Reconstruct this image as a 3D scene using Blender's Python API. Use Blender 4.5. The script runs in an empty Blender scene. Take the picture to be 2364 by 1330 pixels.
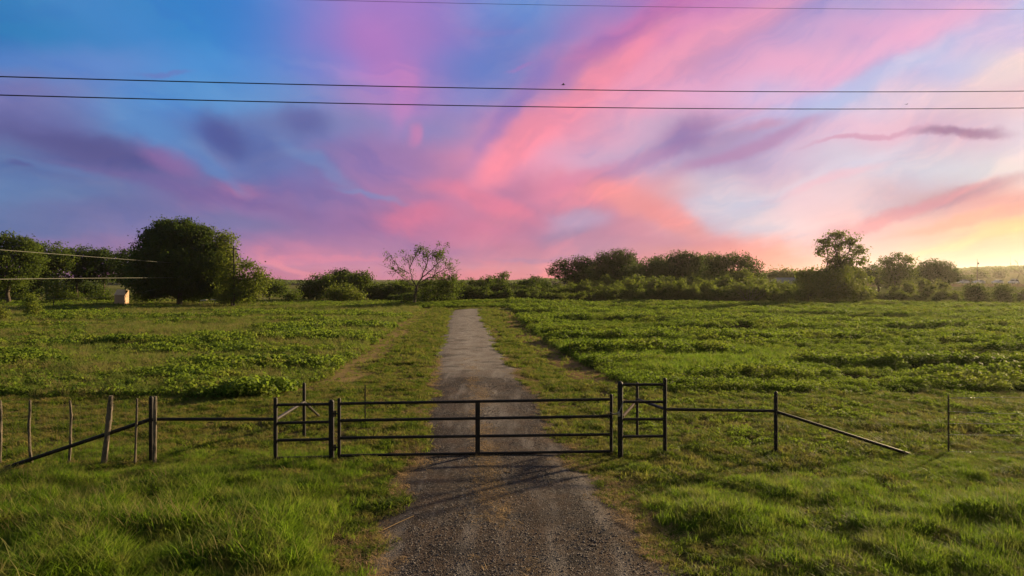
import bpy, math, random
import numpy as np
from mathutils import Vector, Matrix

# ------------------------------------------------------------------ camera
SC = bpy.context.scene
COL = SC.collection
F, CX, HY, CH = 1576.0, 1182.0, 645.0, 3.95      # focal (photo px), centre, horizon row, camera height
cam = bpy.data.cameras.new('camera'); cam_o = bpy.data.objects.new('camera', cam); COL.objects.link(cam_o)
cam_o.location = (0, 0, CH); cam_o.rotation_euler = (math.radians(90), 0, 0)
cam.sensor_width = 36; cam.lens = 36 * F / 2364.0
cam.shift_y = (HY - 665.0) / 2364.0
cam.clip_end = 20000; cam.clip_start = 0.05
SC.camera = cam_o

# ------------------------------------------------------------------ exposure, sun
SC.view_settings.view_transform = 'Standard'; SC.view_settings.look = 'None'
SC.view_settings.gamma = 1; SC.view_settings.exposure = 1.1
SUN_AZ, SUN_EL = math.radians(50), math.radians(14.5)   # azimuth to the right of +Y
sun = bpy.data.lights.new('sun', 'SUN'); sun.energy = 5.0; sun.angle = math.radians(2.2); sun.color = (1.0, 0.74, 0.42)
sun_o = bpy.data.objects.new('sun', sun); COL.objects.link(sun_o)
sd = Vector((math.sin(SUN_AZ) * math.cos(SUN_EL), math.cos(SUN_AZ) * math.cos(SUN_EL), math.sin(SUN_EL)))
sun_o.rotation_euler = sd.to_track_quat('Z', 'Y').to_euler(); sun_o.location = (40, 30, 30)

def s2l(c):
    return tuple(((v / 255) / 12.92 if v / 255 <= 0.04045 else ((v / 255 + 0.055) / 1.055) ** 2.4) for v in c)

# ------------------------------------------------------------------ world: dusk sky with streaked clouds, laid out by world direction
W = bpy.data.worlds.new('World'); SC.world = W; W.use_nodes = True
wt = W.node_tree; wt.nodes.clear()
def wn(t, **k):
    n = wt.nodes.new(t)
    for a, b in k.items(): setattr(n, a, b)
    return n
def wmath(op, a, b=None, c=None, clamp=False):
    n = wn('ShaderNodeMath', operation=op, use_clamp=clamp)
    for i, v in enumerate((a, b, c)):
        if v is None: continue
        if isinstance(v, (int, float)): n.inputs[i].default_value = v
        else: wt.links.new(v, n.inputs[i])
    return n.outputs[0]
def wmix(fac, a, b):
    n = wn('ShaderNodeMix', data_type='RGBA')
    for s, v in ((n.inputs[0], fac), (n.inputs[6], a), (n.inputs[7], b)):
        if isinstance(v, (int, float)): s.default_value = v
        elif isinstance(v, tuple): s.default_value = (*v, 1)
        else: wt.links.new(v, s)
    return n.outputs[2]
tc = wn('ShaderNodeTexCoord'); sp = wn('ShaderNodeSeparateXYZ'); wt.links.new(tc.outputs['Generated'], sp.inputs[0])
dx, dy, dz = sp.outputs
# cloud-sheet coordinates (streaks converge on the horizon) drive the fibres
zz = wmath('ADD', wmath('MAXIMUM', dz, 0.0), 0.10)
cpx, cpy = wmath('DIVIDE', dx, zz), wmath('DIVIDE', dy, zz)
cc = wn('ShaderNodeCombineXYZ'); wt.links.new(wmath('MULTIPLY', cpx, 1.5), cc.inputs[0]); wt.links.new(wmath('MULTIPLY', cpy, 0.62), cc.inputs[1])
def noise(vec, scale, detail=5, rough=0.55, off=0.0):
    m = wn('ShaderNodeMapping'); m.inputs[1].default_value = (off, off * 1.7, off * 0.6); wt.links.new(vec, m.inputs[0])
    n = wn('ShaderNodeTexNoise'); n.inputs['Scale'].default_value = scale; n.inputs['Detail'].default_value = detail
    n.inputs['Roughness'].default_value = rough; wt.links.new(m.outputs[0], n.inputs['Vector'])
    return n.outputs[0]
fib = noise(cc.outputs[0], 1.0, 3, 0.5); fib2 = noise(cc.outputs[0], 0.8, 3, 0.5, 7.3); fib3 = noise(cc.outputs[0], 3.2, 4, 0.6, 3.1)
iso = noise(tc.outputs['Generated'], 5.0, 4, 0.5, 2.0); iso2 = noise(tc.outputs['Generated'], 5.0, 4, 0.5, 9.0)
dyc = wmath('MAXIMUM', dy, 0.2)
u0 = wmath('DIVIDE', dx, dyc); v0 = wmath('DIVIDE', dz, dyc)
def warp(base, a, ka, b, kb):
    return wmath('ADD', base, wmath('ADD', wmath('MULTIPLY', wmath('SUBTRACT', a, 0.5), ka), wmath('MULTIPLY', wmath('SUBTRACT', b, 0.5), kb)))
u = warp(u0, fib, 0.045, iso, 0.07); v = wmath('ADD', warp(v0, fib2, 0.030, iso2, 0.05), wmath('MULTIPLY', wmath('SUBTRACT', noise(tc.outputs['Generated'], 16.0, 5, .6, 5.0), .5), .034))
P = wn('ShaderNodeCombineXYZ'); wt.links.new(u, P.inputs[0]); wt.links.new(v, P.inputs[1]); P = P.outputs[0]
GX = [0,150,300,450,600,750,900,1050,1200,1350,1500,1650,1800,1950,2100,2250,2400]
GRID = {
0:[(0,122,182),(50,125,195),(40,130,200),(12,128,200),(60,135,210),(150,128,203),(192,120,195),(130,130,205),(85,145,212),(125,135,200),(165,112,185),(205,115,178),(190,150,205),(150,150,208),(180,150,205),(200,160,210),(190,195,232)],
75:[(0,118,182),(25,122,190),(50,128,200),(8,130,203),(60,138,212),(165,128,203),(200,125,195),(135,125,198),(80,130,200),(130,125,195),(215,120,175),(235,150,190),(190,160,208),(200,155,205),(225,165,205),(205,180,220),(215,190,220)],
150:[(70,125,195),(80,128,198),(85,133,205),(50,140,210),(70,140,212),(140,135,208),(200,125,195),(100,130,200),(100,125,195),(200,130,180),(245,145,175),(220,160,200),(225,165,205),(230,170,205),(195,185,222),(200,195,228),(255,215,205)],
225:[(115,115,175),(110,115,175),(75,140,205),(75,145,208),(85,145,208),(120,135,198),(195,125,190),(110,130,200),(125,125,190),(245,145,170),(235,160,195),(215,165,208),(200,185,225),(205,200,230),(235,200,215),(245,200,205),(245,195,200)],
300:[(90,100,160),(95,105,165),(85,140,198),(90,120,180),(95,115,175),(110,130,185),(150,125,185),(125,130,190),(225,130,165),(245,155,180),(190,170,205),(175,135,175),(205,165,200),(225,190,215),(235,185,205),(215,170,195),(240,220,225)],
375:[(80,110,165),(90,95,155),(105,100,160),(120,125,178),(90,120,180),(120,115,175),(150,115,170),(190,125,170),(240,150,180),(200,160,195),(185,165,200),(190,145,180),(205,180,210),(215,205,225),(210,205,225),(230,220,228),(235,225,228)],
450:[(90,125,175),(95,120,170),(105,115,165),(130,105,160),(130,100,160),(130,110,170),(170,115,165),(180,120,165),(170,110,155),(245,140,160),(250,150,150),(210,205,220),(230,190,205),(225,205,218),(215,170,185),(205,140,160),(240,160,155)],
525:[(95,115,165),(110,115,165),(115,110,165),(120,115,168),(115,110,165),(150,105,160),(168,108,158),(205,118,156),(205,114,150),(172,128,165),(245,130,140),(210,195,210),(225,210,220),(240,190,195),(240,185,180),(248,192,158),(250,200,140)],
590:[(135,115,165),(145,115,162),(152,115,162),(150,115,165),(182,118,160),(195,124,163),(188,122,162),(195,125,158),(212,122,150),(195,132,162),(215,135,155),(232,132,145),(255,150,130),(240,200,195),(250,208,182),(248,203,165),(250,213,180)],
645:[(190,115,155),(190,112,150),(190,110,150),(190,110,150),(190,110,150),(200,115,150),(215,120,145),(235,120,140),(240,125,140),(245,125,135),(245,125,125),(250,130,120),(252,145,120),(253,190,150),(252,210,172),(250,213,180),(252,218,185)]}
for _y in GRID:
    if _y >= 375: GRID[_y] = [tuple(c_ * (1 - .07 * max(0, min(1, (x_ - 1800) / 450))) for c_ in q_) for x_, q_ in zip(GX, GRID[_y])]
fac_u = wmath('MULTIPLY_ADD', u, 1 / 1.56, 0.5)       # u -0.78..0.78 -> 0..1
def ramp(cols):
    r = wn('ShaderNodeValToRGB'); r.color_ramp.interpolation = 'B_SPLINE'; wt.links.new(fac_u, r.inputs[0])
    e = r.color_ramp.elements
    for i, (x, c) in enumerate(zip(GX, cols)):
        pos = min(max((x - CX) / F / 1.56 + 0.5, 0), 1)
        q = e[i] if i < 2 else e.new(pos)
        if i < 2: q.position = 0.0 if i == 0 else 0.02
        q.color = (*s2l(c), 1)
    for i, x in enumerate(GX): pass
    e[0].position = max((GX[0] - CX) / F / 1.56 + 0.5, 0)
    e[1].position = (GX[1] - CX) / F / 1.56 + 0.5
    return r.outputs[0]
rows = sorted(GRID, reverse=True); sky_c = ramp(GRID[rows[0]])
for a, b in zip(rows, rows[1:]):
    va, vb = (HY - a) / F, (HY - b) / F
    m = wn('ShaderNodeMapRange', interpolation_type='SMOOTHSTEP'); wt.links.new(v, m.inputs[0])
    m.inputs[1].default_value = va; m.inputs[2].default_value = vb
    sky_c = wmix(m.outputs[0], sky_c, ramp(GRID[b]))
# individual cloud streaks: x, y, rx, ry, tilt (deg, + = rising to the right), colour, strength
STROKES = [
(1330,235,330,42,42,(252,142,165),.75),(1180,350,120,45,50,(255,140,160),.7),(1620,110,330,38,30,(246,156,186),.65),
(1480,60,260,28,33,(190,100,170),.5),(2060,110,330,30,24,(238,168,206),.6),(2020,190,260,24,24,(192,200,232),.6),
(1590,322,85,38,25,(142,104,165),.75),(1730,345,190,20,24,(196,128,172),.65),(1420,400,170,24,18,(196,120,165),.55),
(1760,285,70,12,8,(225,145,175),.5),(1840,240,200,16,18,(200,190,228),.5),(1930,400,230,16,20,(216,208,228),.5),(1880,430,190,10,18,(238,180,196),.5),(1700,480,140,30,12,(206,205,222),.55),
(2215,304,105,11,2,(148,92,142),.9),(2010,318,150,7,9,(205,140,175),.7),(2230,428,170,20,17,(160,98,138),.6),(2080,478,190,15,22,(220,130,150),.7),
(2260,490,190,15,12,(250,150,135),.7),(2330,515,130,20,12,(255,200,125),.55),(2180,560,120,18,20,(255,212,150),.5),(2350,160,120,28,25,(255,215,205),.6),
(1480,480,110,36,-22,(255,148,145),.75),(1560,520,80,36,-35,(255,140,135),.6),(1700,612,200,20,-4,(250,140,125),.55),
(1340,520,90,30,0,(190,175,205),.5),(1300,545,70,14,0,(150,125,165),.5),
(200,350,260,42,-14,(74,76,138),.92),(60,280,160,34,-8,(98,100,162),.5),(395,378,80,36,-20,(162,106,162),.6),(550,434,60,30,-12,(170,108,158),.6),(480,450,330,18,-10,(118,92,155),.6),(300,500,360,26,-3,(98,104,158),.45),(120,560,200,14,0,(140,112,162),.4),
(520,308,70,42,-35,(74,84,150),.9),(705,290,66,40,-20,(86,92,158),.8),(610,360,50,50,-35,(92,105,168),.6),
(870,456,90,7,-14,(125,142,192),.55),(740,385,120,15,-30,(108,138,190),.6),(350,295,120,38,-25,(92,146,200),.65),(490,375,100,20,-38,(92,136,192),.6),(110,397,150,12,-10,(92,122,175),.5),(30,388,30,7,-6,(82,88,150),.7),
(935,312,16,30,-10,(212,124,175),.6),(870,120,130,50,-55,(204,122,192),.45),(880,375,115,52,-8,(152,114,174),.6),(918,215,24,95,-12,(200,128,192),.6),
(960,500,80,30,10,(238,118,148),.6),(700,500,200,26,-8,(136,104,162),.5),(650,612,80,10,-22,(240,140,160),.6),(880,560,230,24,-4,(156,112,162),.6),(1180,505,60,22,0,(190,118,150),.4),(1120,470,160,22,-18,(236,122,150),.55),
(760,590,160,7,4,(225,130,160),.5),(1250,598,120,7,0,(170,120,160),.55),(380,168,60,7,5,(100,105,180),.5),(1210,150,40,6,15,(180,120,190),.5),
(1130,60,90,10,0,(150,120,190),.4),(1215,220,210,24,50,(142,114,186),.55),(1160,60,60,50,0,(110,128,198),.5)]
for (x, y, rx, ry, rot, colr, st) in STROKES:
    m = wn('ShaderNodeMapping', vector_type='TEXTURE'); wt.links.new(P, m.inputs[0])
    m.inputs[1].default_value = ((x - CX) / F, (HY - y) / F, 0); m.inputs[2].default_value = (0, 0, math.radians(rot)); m.inputs[3].default_value = (rx / F, ry / F, 1)
    d = wn('ShaderNodeVectorMath', operation='DOT_PRODUCT'); wt.links.new(m.outputs[0], d.inputs[0]); wt.links.new(m.outputs[0], d.inputs[1])
    w_ = wmath('POWER', 0.32, wmath('POWER', d.outputs['Value'], 1.7))
    sky_c = wmix(wmath('MULTIPLY', w_, st), sky_c, s2l(colr))
# fibre contrast
mod = wmath('MULTIPLY_ADD', wmath('SUBTRACT', fib3, 0.5), 0.12, 1.0)
mod = wmath('MULTIPLY', mod, wmath('MULTIPLY_ADD', wmath('SUBTRACT', fib, 0.5), 0.15, 1.0))
# broken cloud: warmer lit wisps against bluer gaps, tilted with the sheets of cloud on either side
def wisps(ang, off):
    cs, sn = math.cos(ang), math.sin(ang)
    qx = wmath('ADD', wmath('MULTIPLY', u0, cs), wmath('MULTIPLY', v0, sn)); qy = wmath('SUBTRACT', wmath('MULTIPLY', v0, cs), wmath('MULTIPLY', u0, sn))
    q = wn('ShaderNodeCombineXYZ'); wt.links.new(wmath('ADD', wmath('MULTIPLY', qx, 3.6), wmath('MULTIPLY', iso, 1.2)), q.inputs[0]); wt.links.new(wmath('ADD', wmath('MULTIPLY', qy, 13.0), wmath('MULTIPLY', iso2, 2.4)), q.inputs[1])
    return noise(q.outputs[0], 1.0, 7, .6, off), noise(q.outputs[0], .45, 5, .55, off * 2)
wa, wa2 = wisps(.52, 4.4); wb, wb2 = wisps(-.25, 6.1)
side = wn('ShaderNodeMapRange', interpolation_type='SMOOTHSTEP'); wt.links.new(u0, side.inputs[0]); side.inputs[1].default_value = -.16; side.inputs[2].default_value = .06
def lerp(a, b): return wmath('ADD', a, wmath('MULTIPLY', wmath('SUBTRACT', b, a), side.outputs[0]))
wisp = lerp(wb, wa); wisp2 = lerp(wb2, wa2)
wz = wn('ShaderNodeMapRange', interpolation_type='SMOOTHSTEP'); wt.links.new(wisp, wz.inputs[0]); wz.inputs[1].default_value = .42; wz.inputs[2].default_value = .58
wz2 = wn('ShaderNodeMapRange', interpolation_type='SMOOTHSTEP'); wt.links.new(wisp2, wz2.inputs[0]); wz2.inputs[1].default_value = .36; wz2.inputs[2].default_value = .62
def mulc(c, k):
    n = wn('ShaderNodeVectorMath', operation='MULTIPLY'); wt.links.new(c, n.inputs[0]); n.inputs[1].default_value = k; return n.outputs[0]
sky_c = wmix(wz.outputs[0], mulc(sky_c, (.86, .95, 1.01)), mulc(sky_c, (1.10, 1.06, 1.02)))
sky_c = wmix(.05, sky_c, (.62, .52, .68))
sky_c = wmix(wz2.outputs[0], mulc(sky_c, (.90, .94, .99)), mulc(sky_c, (1.05, 1.03, 1.02)))
vm = wn('ShaderNodeVectorMath', operation='SCALE'); wt.links.new(sky_c, vm.inputs[0]); wt.links.new(mod, vm.inputs['Scale'])
nis = wn('ShaderNodeTexSky', sky_type='NISHITA'); nis.sun_disc = False; nis.sun_elevation = SUN_EL; nis.sun_rotation = SUN_AZ
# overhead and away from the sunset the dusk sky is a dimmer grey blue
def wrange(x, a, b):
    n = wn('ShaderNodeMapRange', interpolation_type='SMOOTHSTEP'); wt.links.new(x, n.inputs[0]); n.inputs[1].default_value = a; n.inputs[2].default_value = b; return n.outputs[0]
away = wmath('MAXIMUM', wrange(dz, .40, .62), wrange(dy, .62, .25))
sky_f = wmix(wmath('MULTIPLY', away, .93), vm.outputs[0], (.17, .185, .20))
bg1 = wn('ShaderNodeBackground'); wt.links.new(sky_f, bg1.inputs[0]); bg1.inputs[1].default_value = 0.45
bg2 = wn('ShaderNodeBackground'); wt.links.new(nis.outputs[0], bg2.inputs[0]); bg2.inputs[1].default_value = 0.0005
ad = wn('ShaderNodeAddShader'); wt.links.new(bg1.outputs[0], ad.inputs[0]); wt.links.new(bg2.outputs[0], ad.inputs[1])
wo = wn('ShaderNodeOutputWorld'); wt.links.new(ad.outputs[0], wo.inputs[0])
W.cycles.sampling_method = 'MANUAL'; W.cycles.sample_map_resolution = 512

SC.cycles.use_denoising = True
SC.cycles.max_bounces = 5; SC.cycles.diffuse_bounces = 3; SC.cycles.glossy_bounces = 2; SC.cycles.transmission_bounces = 3
SC.cycles.volume_bounces = 0; SC.cycles.transparent_max_bounces = 8; SC.cycles.caustics_reflective = False; SC.cycles.caustics_refractive = False

# ------------------------------------------------------------------ helpers
rng = np.random.default_rng(11); random.seed(5)
def hsh(ix, iy, s):
    h = (ix.astype(np.int64) * 374761393 + iy.astype(np.int64) * 668265263 + s * 1442695041) & 0xFFFFFFFF
    h = ((h ^ (h >> 13)) * 1274126177) & 0xFFFFFFFF
    return ((h ^ (h >> 16)) & 0xFFFF) / 65535.0
def vnoise(x, y, s=0):
    x = np.asarray(x, float); y = np.asarray(y, float)
    ix, iy = np.floor(x), np.floor(y); fx, fy = x - ix, y - iy
    fx = fx * fx * (3 - 2 * fx); fy = fy * fy * (3 - 2 * fy)
    a, b, c, d = hsh(ix, iy, s), hsh(ix + 1, iy, s), hsh(ix, iy + 1, s), hsh(ix + 1, iy + 1, s)
    return (a * (1 - fx) + b * fx) * (1 - fy) + (c * (1 - fx) + d * fx) * fy
def fbm(x, y, s=0, o=4):
    t, a, n = 0, 1, 0
    for k in range(o):
        t = t + a * vnoise(np.asarray(x) * 2 ** k, np.asarray(y) * 2 ** k, s + k); n += a; a *= 0.5
    return t / n
def sstep(a, b, x):
    t = np.clip((np.asarray(x, float) - a) / (b - a), 0, 1); return t * t * (3 - 2 * t)
def gy(py): return F * CH / (py - HY)
def W2(px, Y): return (px - CX) * Y / F
def Z2(py, Y): return CH - (py - HY) * Y / F
# drive edges from the photo: (row, left px, right px)
DR = [(713.5,1046,1108),(730,1036,1113),(760,1028,1128),(800,1015,1150),(850,998,1190),(920,985,1252),(1000,965,1292),(1060,950,1320),(1150,900,1425),(1250,868,1515),(1330,845,1590)]
dY = np.array([gy(r[0]) for r in DR])[::-1]; dL = np.array([W2(r[1], gy(r[0])) for r in DR])[::-1]; dR = np.array([W2(r[2], gy(r[0])) for r in DR])[::-1]
dY = np.concatenate([[-30.0], dY]); dL = np.concatenate([[-2.2], dL]); dR = np.concatenate([[2.9], dR])
def driveL(Y): return np.interp(Y, dY, dL) + 0.30 * (fbm(Y * 0.9, Y * 0 + 3, 5, 5) - 0.5) * 2
def driveR(Y): return np.interp(Y, dY, dR) + 0.30 * (fbm(Y * 0.9, Y * 0 + 9, 6, 5) - 0.5) * 2
# crop edge lines
cR = [(706,1180),(715,1182),(735,1196),(760,1216),(800,1278),(840,1345),(880,1425),(905,1480)]
cL = [(706,985),(715,968),(740,930),(770,890),(800,862),(840,800),(880,735),(905,650)]
cRY = np.array([gy(r[0]) for r in cR])[::-1]; cRX = np.array([W2(r[1], gy(r[0])) for r in cR])[::-1]
cLY = np.array([gy(r[0]) for r in cL])[::-1]; cLX = np.array([W2(r[1], gy(r[0])) for r in cL])[::-1]
def cropR(x, Y): return x - np.interp(Y, cRY, cRX) - 0.25 * (fbm(Y * .6, Y * 0, 21, 3) - .5)
def cropL(x, Y): return np.interp(Y, cLY, cLX) - x - 0.9 * (fbm(Y * .5, Y * 0, 22, 3) - .5)
Y0 = 23.8
def crop_mask_r(x, Y): return (cropR(x, Y) > 0) & (Y > Y0 + 0.8 * (fbm(x * .4, x * 0, 31, 3) - .5)) & (Y < 113)
def crop_mask_l(x, Y): return (cropL(x, Y) > 0) & (Y > 22.6 + 1.2 * (fbm(x * .4, x * 0, 33, 3) - .5)) & (Y < 118)
def hz(x, y):
    x = np.asarray(x, float); y = np.asarray(y, float)
    off = np.minimum(np.abs(x - driveL(y)), np.abs(x - driveR(y)))
    ins = (x > driveL(y)) & (x < driveR(y))
    k = np.where(ins, 0.0, sstep(0.0, 1.2, off)) ; k = np.where(y > 95, 1, k)
    h = k * (0.05 * (fbm(x * .7, y * .7, 1, 3) - .5) * sstep(140, 60, y))
    cr = sstep(0, 2.5, cropR(x, y)) * sstep(Y0, Y0 + 9, y) * sstep(125, 108, y)
    h = h + cr * 0.40 * (fbm(x * .09 + y * .03, y * .2, 2, 3) - .45)
    cl = sstep(0, 2.5, cropL(x, y)) * sstep(23, 26, y) * sstep(120, 105, y)
    h = h + cl * 0.40 * (fbm(x * .12, y * .2, 3, 3) - .4)
    h = h + 0.55 * np.exp(-((x + 2) / 12) ** 2 - ((y - 101) / 5) ** 2)   # green bank beyond the drive's end
    az = x / np.maximum(y, 1.0)
    h = h + 2.3 * sstep(122, 230, y) * sstep(.18, .42, az)
    h = h + 9.0 * sstep(270, 720, y) * sstep(.45, .70, az) - 3.0 * sstep(350, 900, y) * sstep(.3, .1, az)
    return h

def mesh_np(name, V, Q, mat, smooth=False, attrs=None, fk=None):
    """V (n,3), Q (m,k) faces of k verts (or a list of such arrays)"""
    me = bpy.data.meshes.new(name)
    Qs = Q if isinstance(Q, list) else [Q]
    V = np.asarray(V, np.float32); me.vertices.add(len(V)); me.vertices.foreach_set('co', V.ravel())
    idx = np.concatenate([np.asarray(q, np.int32).ravel() for q in Qs]); tot = np.concatenate([np.full(len(q), np.asarray(q).shape[1], np.int32) for q in Qs])
    st = np.concatenate([[0], np.cumsum(tot)[:-1]]).astype(np.int32)
    me.loops.add(len(idx)); me.loops.foreach_set('vertex_index', idx)
    me.polygons.add(len(tot)); me.polygons.foreach_set('loop_start', st); me.polygons.foreach_set('loop_total', tot)
    if smooth: me.polygons.foreach_set('use_smooth', np.ones(len(tot), bool))
    for k, a in (attrs or {}).items():
        if a.ndim == 2:
            at = me.attributes.new(k, 'FLOAT_COLOR', 'POINT'); at.data.foreach_set('color', np.concatenate([a, np.ones((len(a), 1))], 1).astype(np.float32).ravel())
        else:
            at = me.attributes.new(k, 'FLOAT', 'POINT'); at.data.foreach_set('value', a.astype(np.float32))
    me.update(calc_edges=True); me.validate()
    if mat: me.materials.append(mat)
    return me
def link(name, me, parent=None, loc=None):
    o = bpy.data.objects.new(name, me); COL.objects.link(o)
    if loc is not None: o.location = loc
    if parent: o.parent = parent
    return o
def tag(o, label=None, cat=None, group=None, kind=None):
    for k, v_ in (('label', label), ('category', cat), ('group', group), ('kind', kind)):
        if v_: o[k] = v_
    return o
def empty(name, loc, label, cat, group=None, rz=0.0):
    o = bpy.data.objects.new(name, None); COL.objects.link(o); o.location = loc; o.rotation_euler = (0, 0, rz); o.empty_display_size = 0.3
    return tag(o, label, cat, group)
def copy_tree(o, loc, rz, sc, label=None):
    r = o.copy(); COL.objects.link(r); r.location = loc; r.rotation_euler = (0, 0, rz); r.scale = sc
    if label: r['label'] = label
    for ch in list(o.children):
        c = ch.copy(); COL.objects.link(c); c.parent = r
    return r

class MB:
    """small mesh builder for hard objects, one mesh per part"""
    def __init__(s): s.v, s.f = [], []
    def tube(s, pts, rad, n=10, cap=True, dome=False, jit=0.0):
        pts = [Vector(p) for p in pts]; rad = rad if isinstance(rad, (list, tuple)) else [rad] * len(pts)
        if dome:
            d = (pts[-1] - pts[-2]).normalized(); r = rad[-1]; e = pts[-1]
            pts = pts + [e + d * r * .5, e + d * r * .85, e + d * r]; rad = list(rad) + [r * .86, r * .5, r * .08]
        b = len(s.v); up = Vector((0, 0, 1)); prev = None
        for i, p in enumerate(pts):
            t = (pts[min(i + 1, len(pts) - 1)] - pts[max(i - 1, 0)]).normalized()
            if prev is None: x = t.cross(up if abs(t.z) < .95 else Vector((1, 0, 0))).normalized()
            else: x = (prev - t * prev.dot(t)).normalized()
            prev = x; y = t.cross(x)
            for k in range(n):
                a = 2 * math.pi * k / n; rr = rad[i] * (1 + jit * (random.random() - .5) * 2)
                s.v.append(p + (x * math.cos(a) + y * math.sin(a)) * rr)
        for i in range(len(pts) - 1):
            for k in range(n):
                s.f.append((b + i * n + k, b + i * n + (k + 1) % n, b + (i + 1) * n + (k + 1) % n, b + (i + 1) * n + k))
        if cap:
            s.f.append(tuple(b + k for k in reversed(range(n)))); e = b + (len(pts) - 1) * n; s.f.append(tuple(e + k for k in range(n)))
        return s
    def box(s, c, d, rz=0.0, tilt=None):
        b = len(s.v); M = Matrix.Rotation(rz, 3, 'Z')
        if tilt: M = M @ Matrix.Rotation(tilt[0], 3, 'X') @ Matrix.Rotation(tilt[1], 3, 'Y')
        for k in range(8):
            q = Vector(((k & 1) - .5, ((k >> 1) & 1) - .5, ((k >> 2) & 1) - .5)); q = Vector((q.x * d[0], q.y * d[1], q.z * d[2]))
            s.v.append(Vector(c) + M @ q)
        for f in ((0, 2, 3, 1), (4, 5, 7, 6), (0, 1, 5, 4), (2, 6, 7, 3), (0, 4, 6, 2), (1, 3, 7, 5)): s.f.append(tuple(b + i for i in f))
        return s
    def poly(s, vs, fs):
        b = len(s.v); s.v += [Vector(v_) for v_ in vs]; s.f += [tuple(b + i for i in f) for f in fs]; return s
    def build(s, name, mat, parent=None, origin=None, smooth=True, loc=None):
        o0 = Vector(origin) if origin is not None else Vector((0, 0, 0))
        me = bpy.data.meshes.new(name); me.from_pydata([tuple(v_ - o0) for v_ in s.v], [], s.f); me.materials.append(mat)
        if smooth:
            me.polygons.foreach_set('use_smooth', [True] * len(me.polygons))
            try: me.set_sharp_from_angle(angle=math.radians(40))
            except Exception: pass
        return link(name, me, parent, loc)

# ------------------------------------------------------------------ materials
def mat_new(name):
    m = bpy.data.materials.new(name); m.use_nodes = True; nt = m.node_tree; nt.nodes.clear(); return m, nt
class NT:
    def __init__(s, nt): s.nt = nt
    def n(s, t, ins=None, **k):
        n = s.nt.nodes.new(t)
        for a, b in k.items(): setattr(n, a, b)
        for i, v_ in (ins or {}).items():
            if isinstance(v_, bpy.types.NodeSocket): s.nt.links.new(v_, n.inputs[i])
            else: n.inputs[i].default_value = v_
        return n
    def mix(s, f, a, b, bt='MIX'):
        c = lambda q: (*q, 1) if isinstance(q, tuple) and len(q) == 3 else q
        return s.n('ShaderNodeMix', {0: f, 6: c(a), 7: c(b)}, data_type='RGBA', blend_type=bt).outputs[2]
    def m(s, op, a, b=0.0, c=0.0, clamp=False): return s.n('ShaderNodeMath', {0: a, 1: b, 2: c}, operation=op, use_clamp=clamp).outputs[0]
    def noise(s, vec, sc, det=3, rough=.5): return s.n('ShaderNodeTexNoise', {'Vector': vec, 'Scale': sc, 'Detail': det, 'Roughness': rough}).outputs[0]
    def rng(s, x, a, b, c=0.0, d=1.0): return s.n('ShaderNodeMapRange', {0: x, 1: a, 2: b, 3: c, 4: d}).outputs[0]
def leaf_mat(name, dark, light, dry, trans=.45, pscale=.35, dryamt=.15, rough=.65):
    """leaf colour varies per leaf (tint), per plant and with the ground it grows on"""
    m, nt = mat_new(name); N = NT(nt)
    geo = N.n('ShaderNodeNewGeometry'); ti = N.n('ShaderNodeAttribute', attribute_name='tint').outputs['Fac']
    oi = N.n('ShaderNodeObjectInfo').outputs['Random']
    big = N.noise(geo.outputs['Position'], pscale, 3)
    f = N.m('ADD', N.m('MULTIPLY', ti, .55), N.m('ADD', N.m('MULTIPLY', oi, .2), N.rng(big, .35, .65, -.12, .35)), clamp=True)
    c = N.mix(f, dark, light)
    dn = N.noise(geo.outputs['Position'], pscale * 2.3 + .11, 4)
    df = N.rng(N.m('ADD', dn, N.m('MULTIPLY', ti, .12)), .62 - dryamt, .80 - dryamt)
    c = N.mix(N.m('MULTIPLY', df, .85), c, dry)
    p = N.n('ShaderNodeBsdfPrincipled', {'Base Color': c, 'Roughness': rough, 'Specular IOR Level': .10})
    tc_ = N.mix(.5, c, tuple(min(1, v_ * 1.9) for v_ in light))
    t = N.n('ShaderNodeBsdfTranslucent', {0: tc_})
    mx = N.n('ShaderNodeMixShader', {0: trans, 1: p.outputs[0], 2: t.outputs[0]})
    N.n('ShaderNodeOutputMaterial', {0: mx.outputs[0]}); return m
def solid_mat(name, col, rough=.5, metal=0.0, col2=None, sc=8.0, bump=0.0, spec=.5, lo=.4, hi=.65):
    m, nt = mat_new(name); N = NT(nt); tcn = N.n('ShaderNodeTexCoord').outputs['Object']
    c = N.mix(N.rng(N.noise(tcn, sc, 5, .6), lo, hi), col, col2 or tuple(v_ * .7 for v_ in col))
    p = N.n('ShaderNodeBsdfPrincipled', {'Base Color': c, 'Roughness': rough, 'Metallic': metal, 'Specular IOR Level': spec})
    if bump:
        b = N.n('ShaderNodeBump', {'Strength': bump, 'Distance': .01, 'Height': N.noise(tcn, sc * 3, 5, .7)}); nt.links.new(b.outputs[0], p.inputs['Normal'])
    N.n('ShaderNodeOutputMaterial', {0: p.outputs[0]}); return m
M = {}
M['lawn'] = leaf_mat('short_grass', (.030, .075, .009), (.135, .188, .018), (.30, .21, .08), .45, .9, .14)
M['lush'] = leaf_mat('long_grass', (.028, .085, .007), (.155, .245, .017), (.28, .24, .07), .5, 1.1, .07)
M['drygrass'] = leaf_mat('dry_grass', (.05, .085, .016), (.15, .185, .035), (.27, .20, .09), .4, .3, .12)
M['straw'] = leaf_mat('straw', (.24, .16, .07), (.42, .30, .14), (.38, .26, .13), .2, .4, .2)
M['crop'] = leaf_mat('crop_leaf', (.020, .060, .008), (.135, .198, .017), (.19, .18, .03), .5, .12, .07, .65)
M['weed'] = leaf_mat('weed_leaf', (.022, .068, .010), (.145, .205, .020), (.18, .175, .035), .48, .3, .05, .6)
M['oak'] = leaf_mat('oak_leaf', (.020, .042, .007), (.07, .105, .013), (.085, .10, .02), .35, .3, 0)
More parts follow.
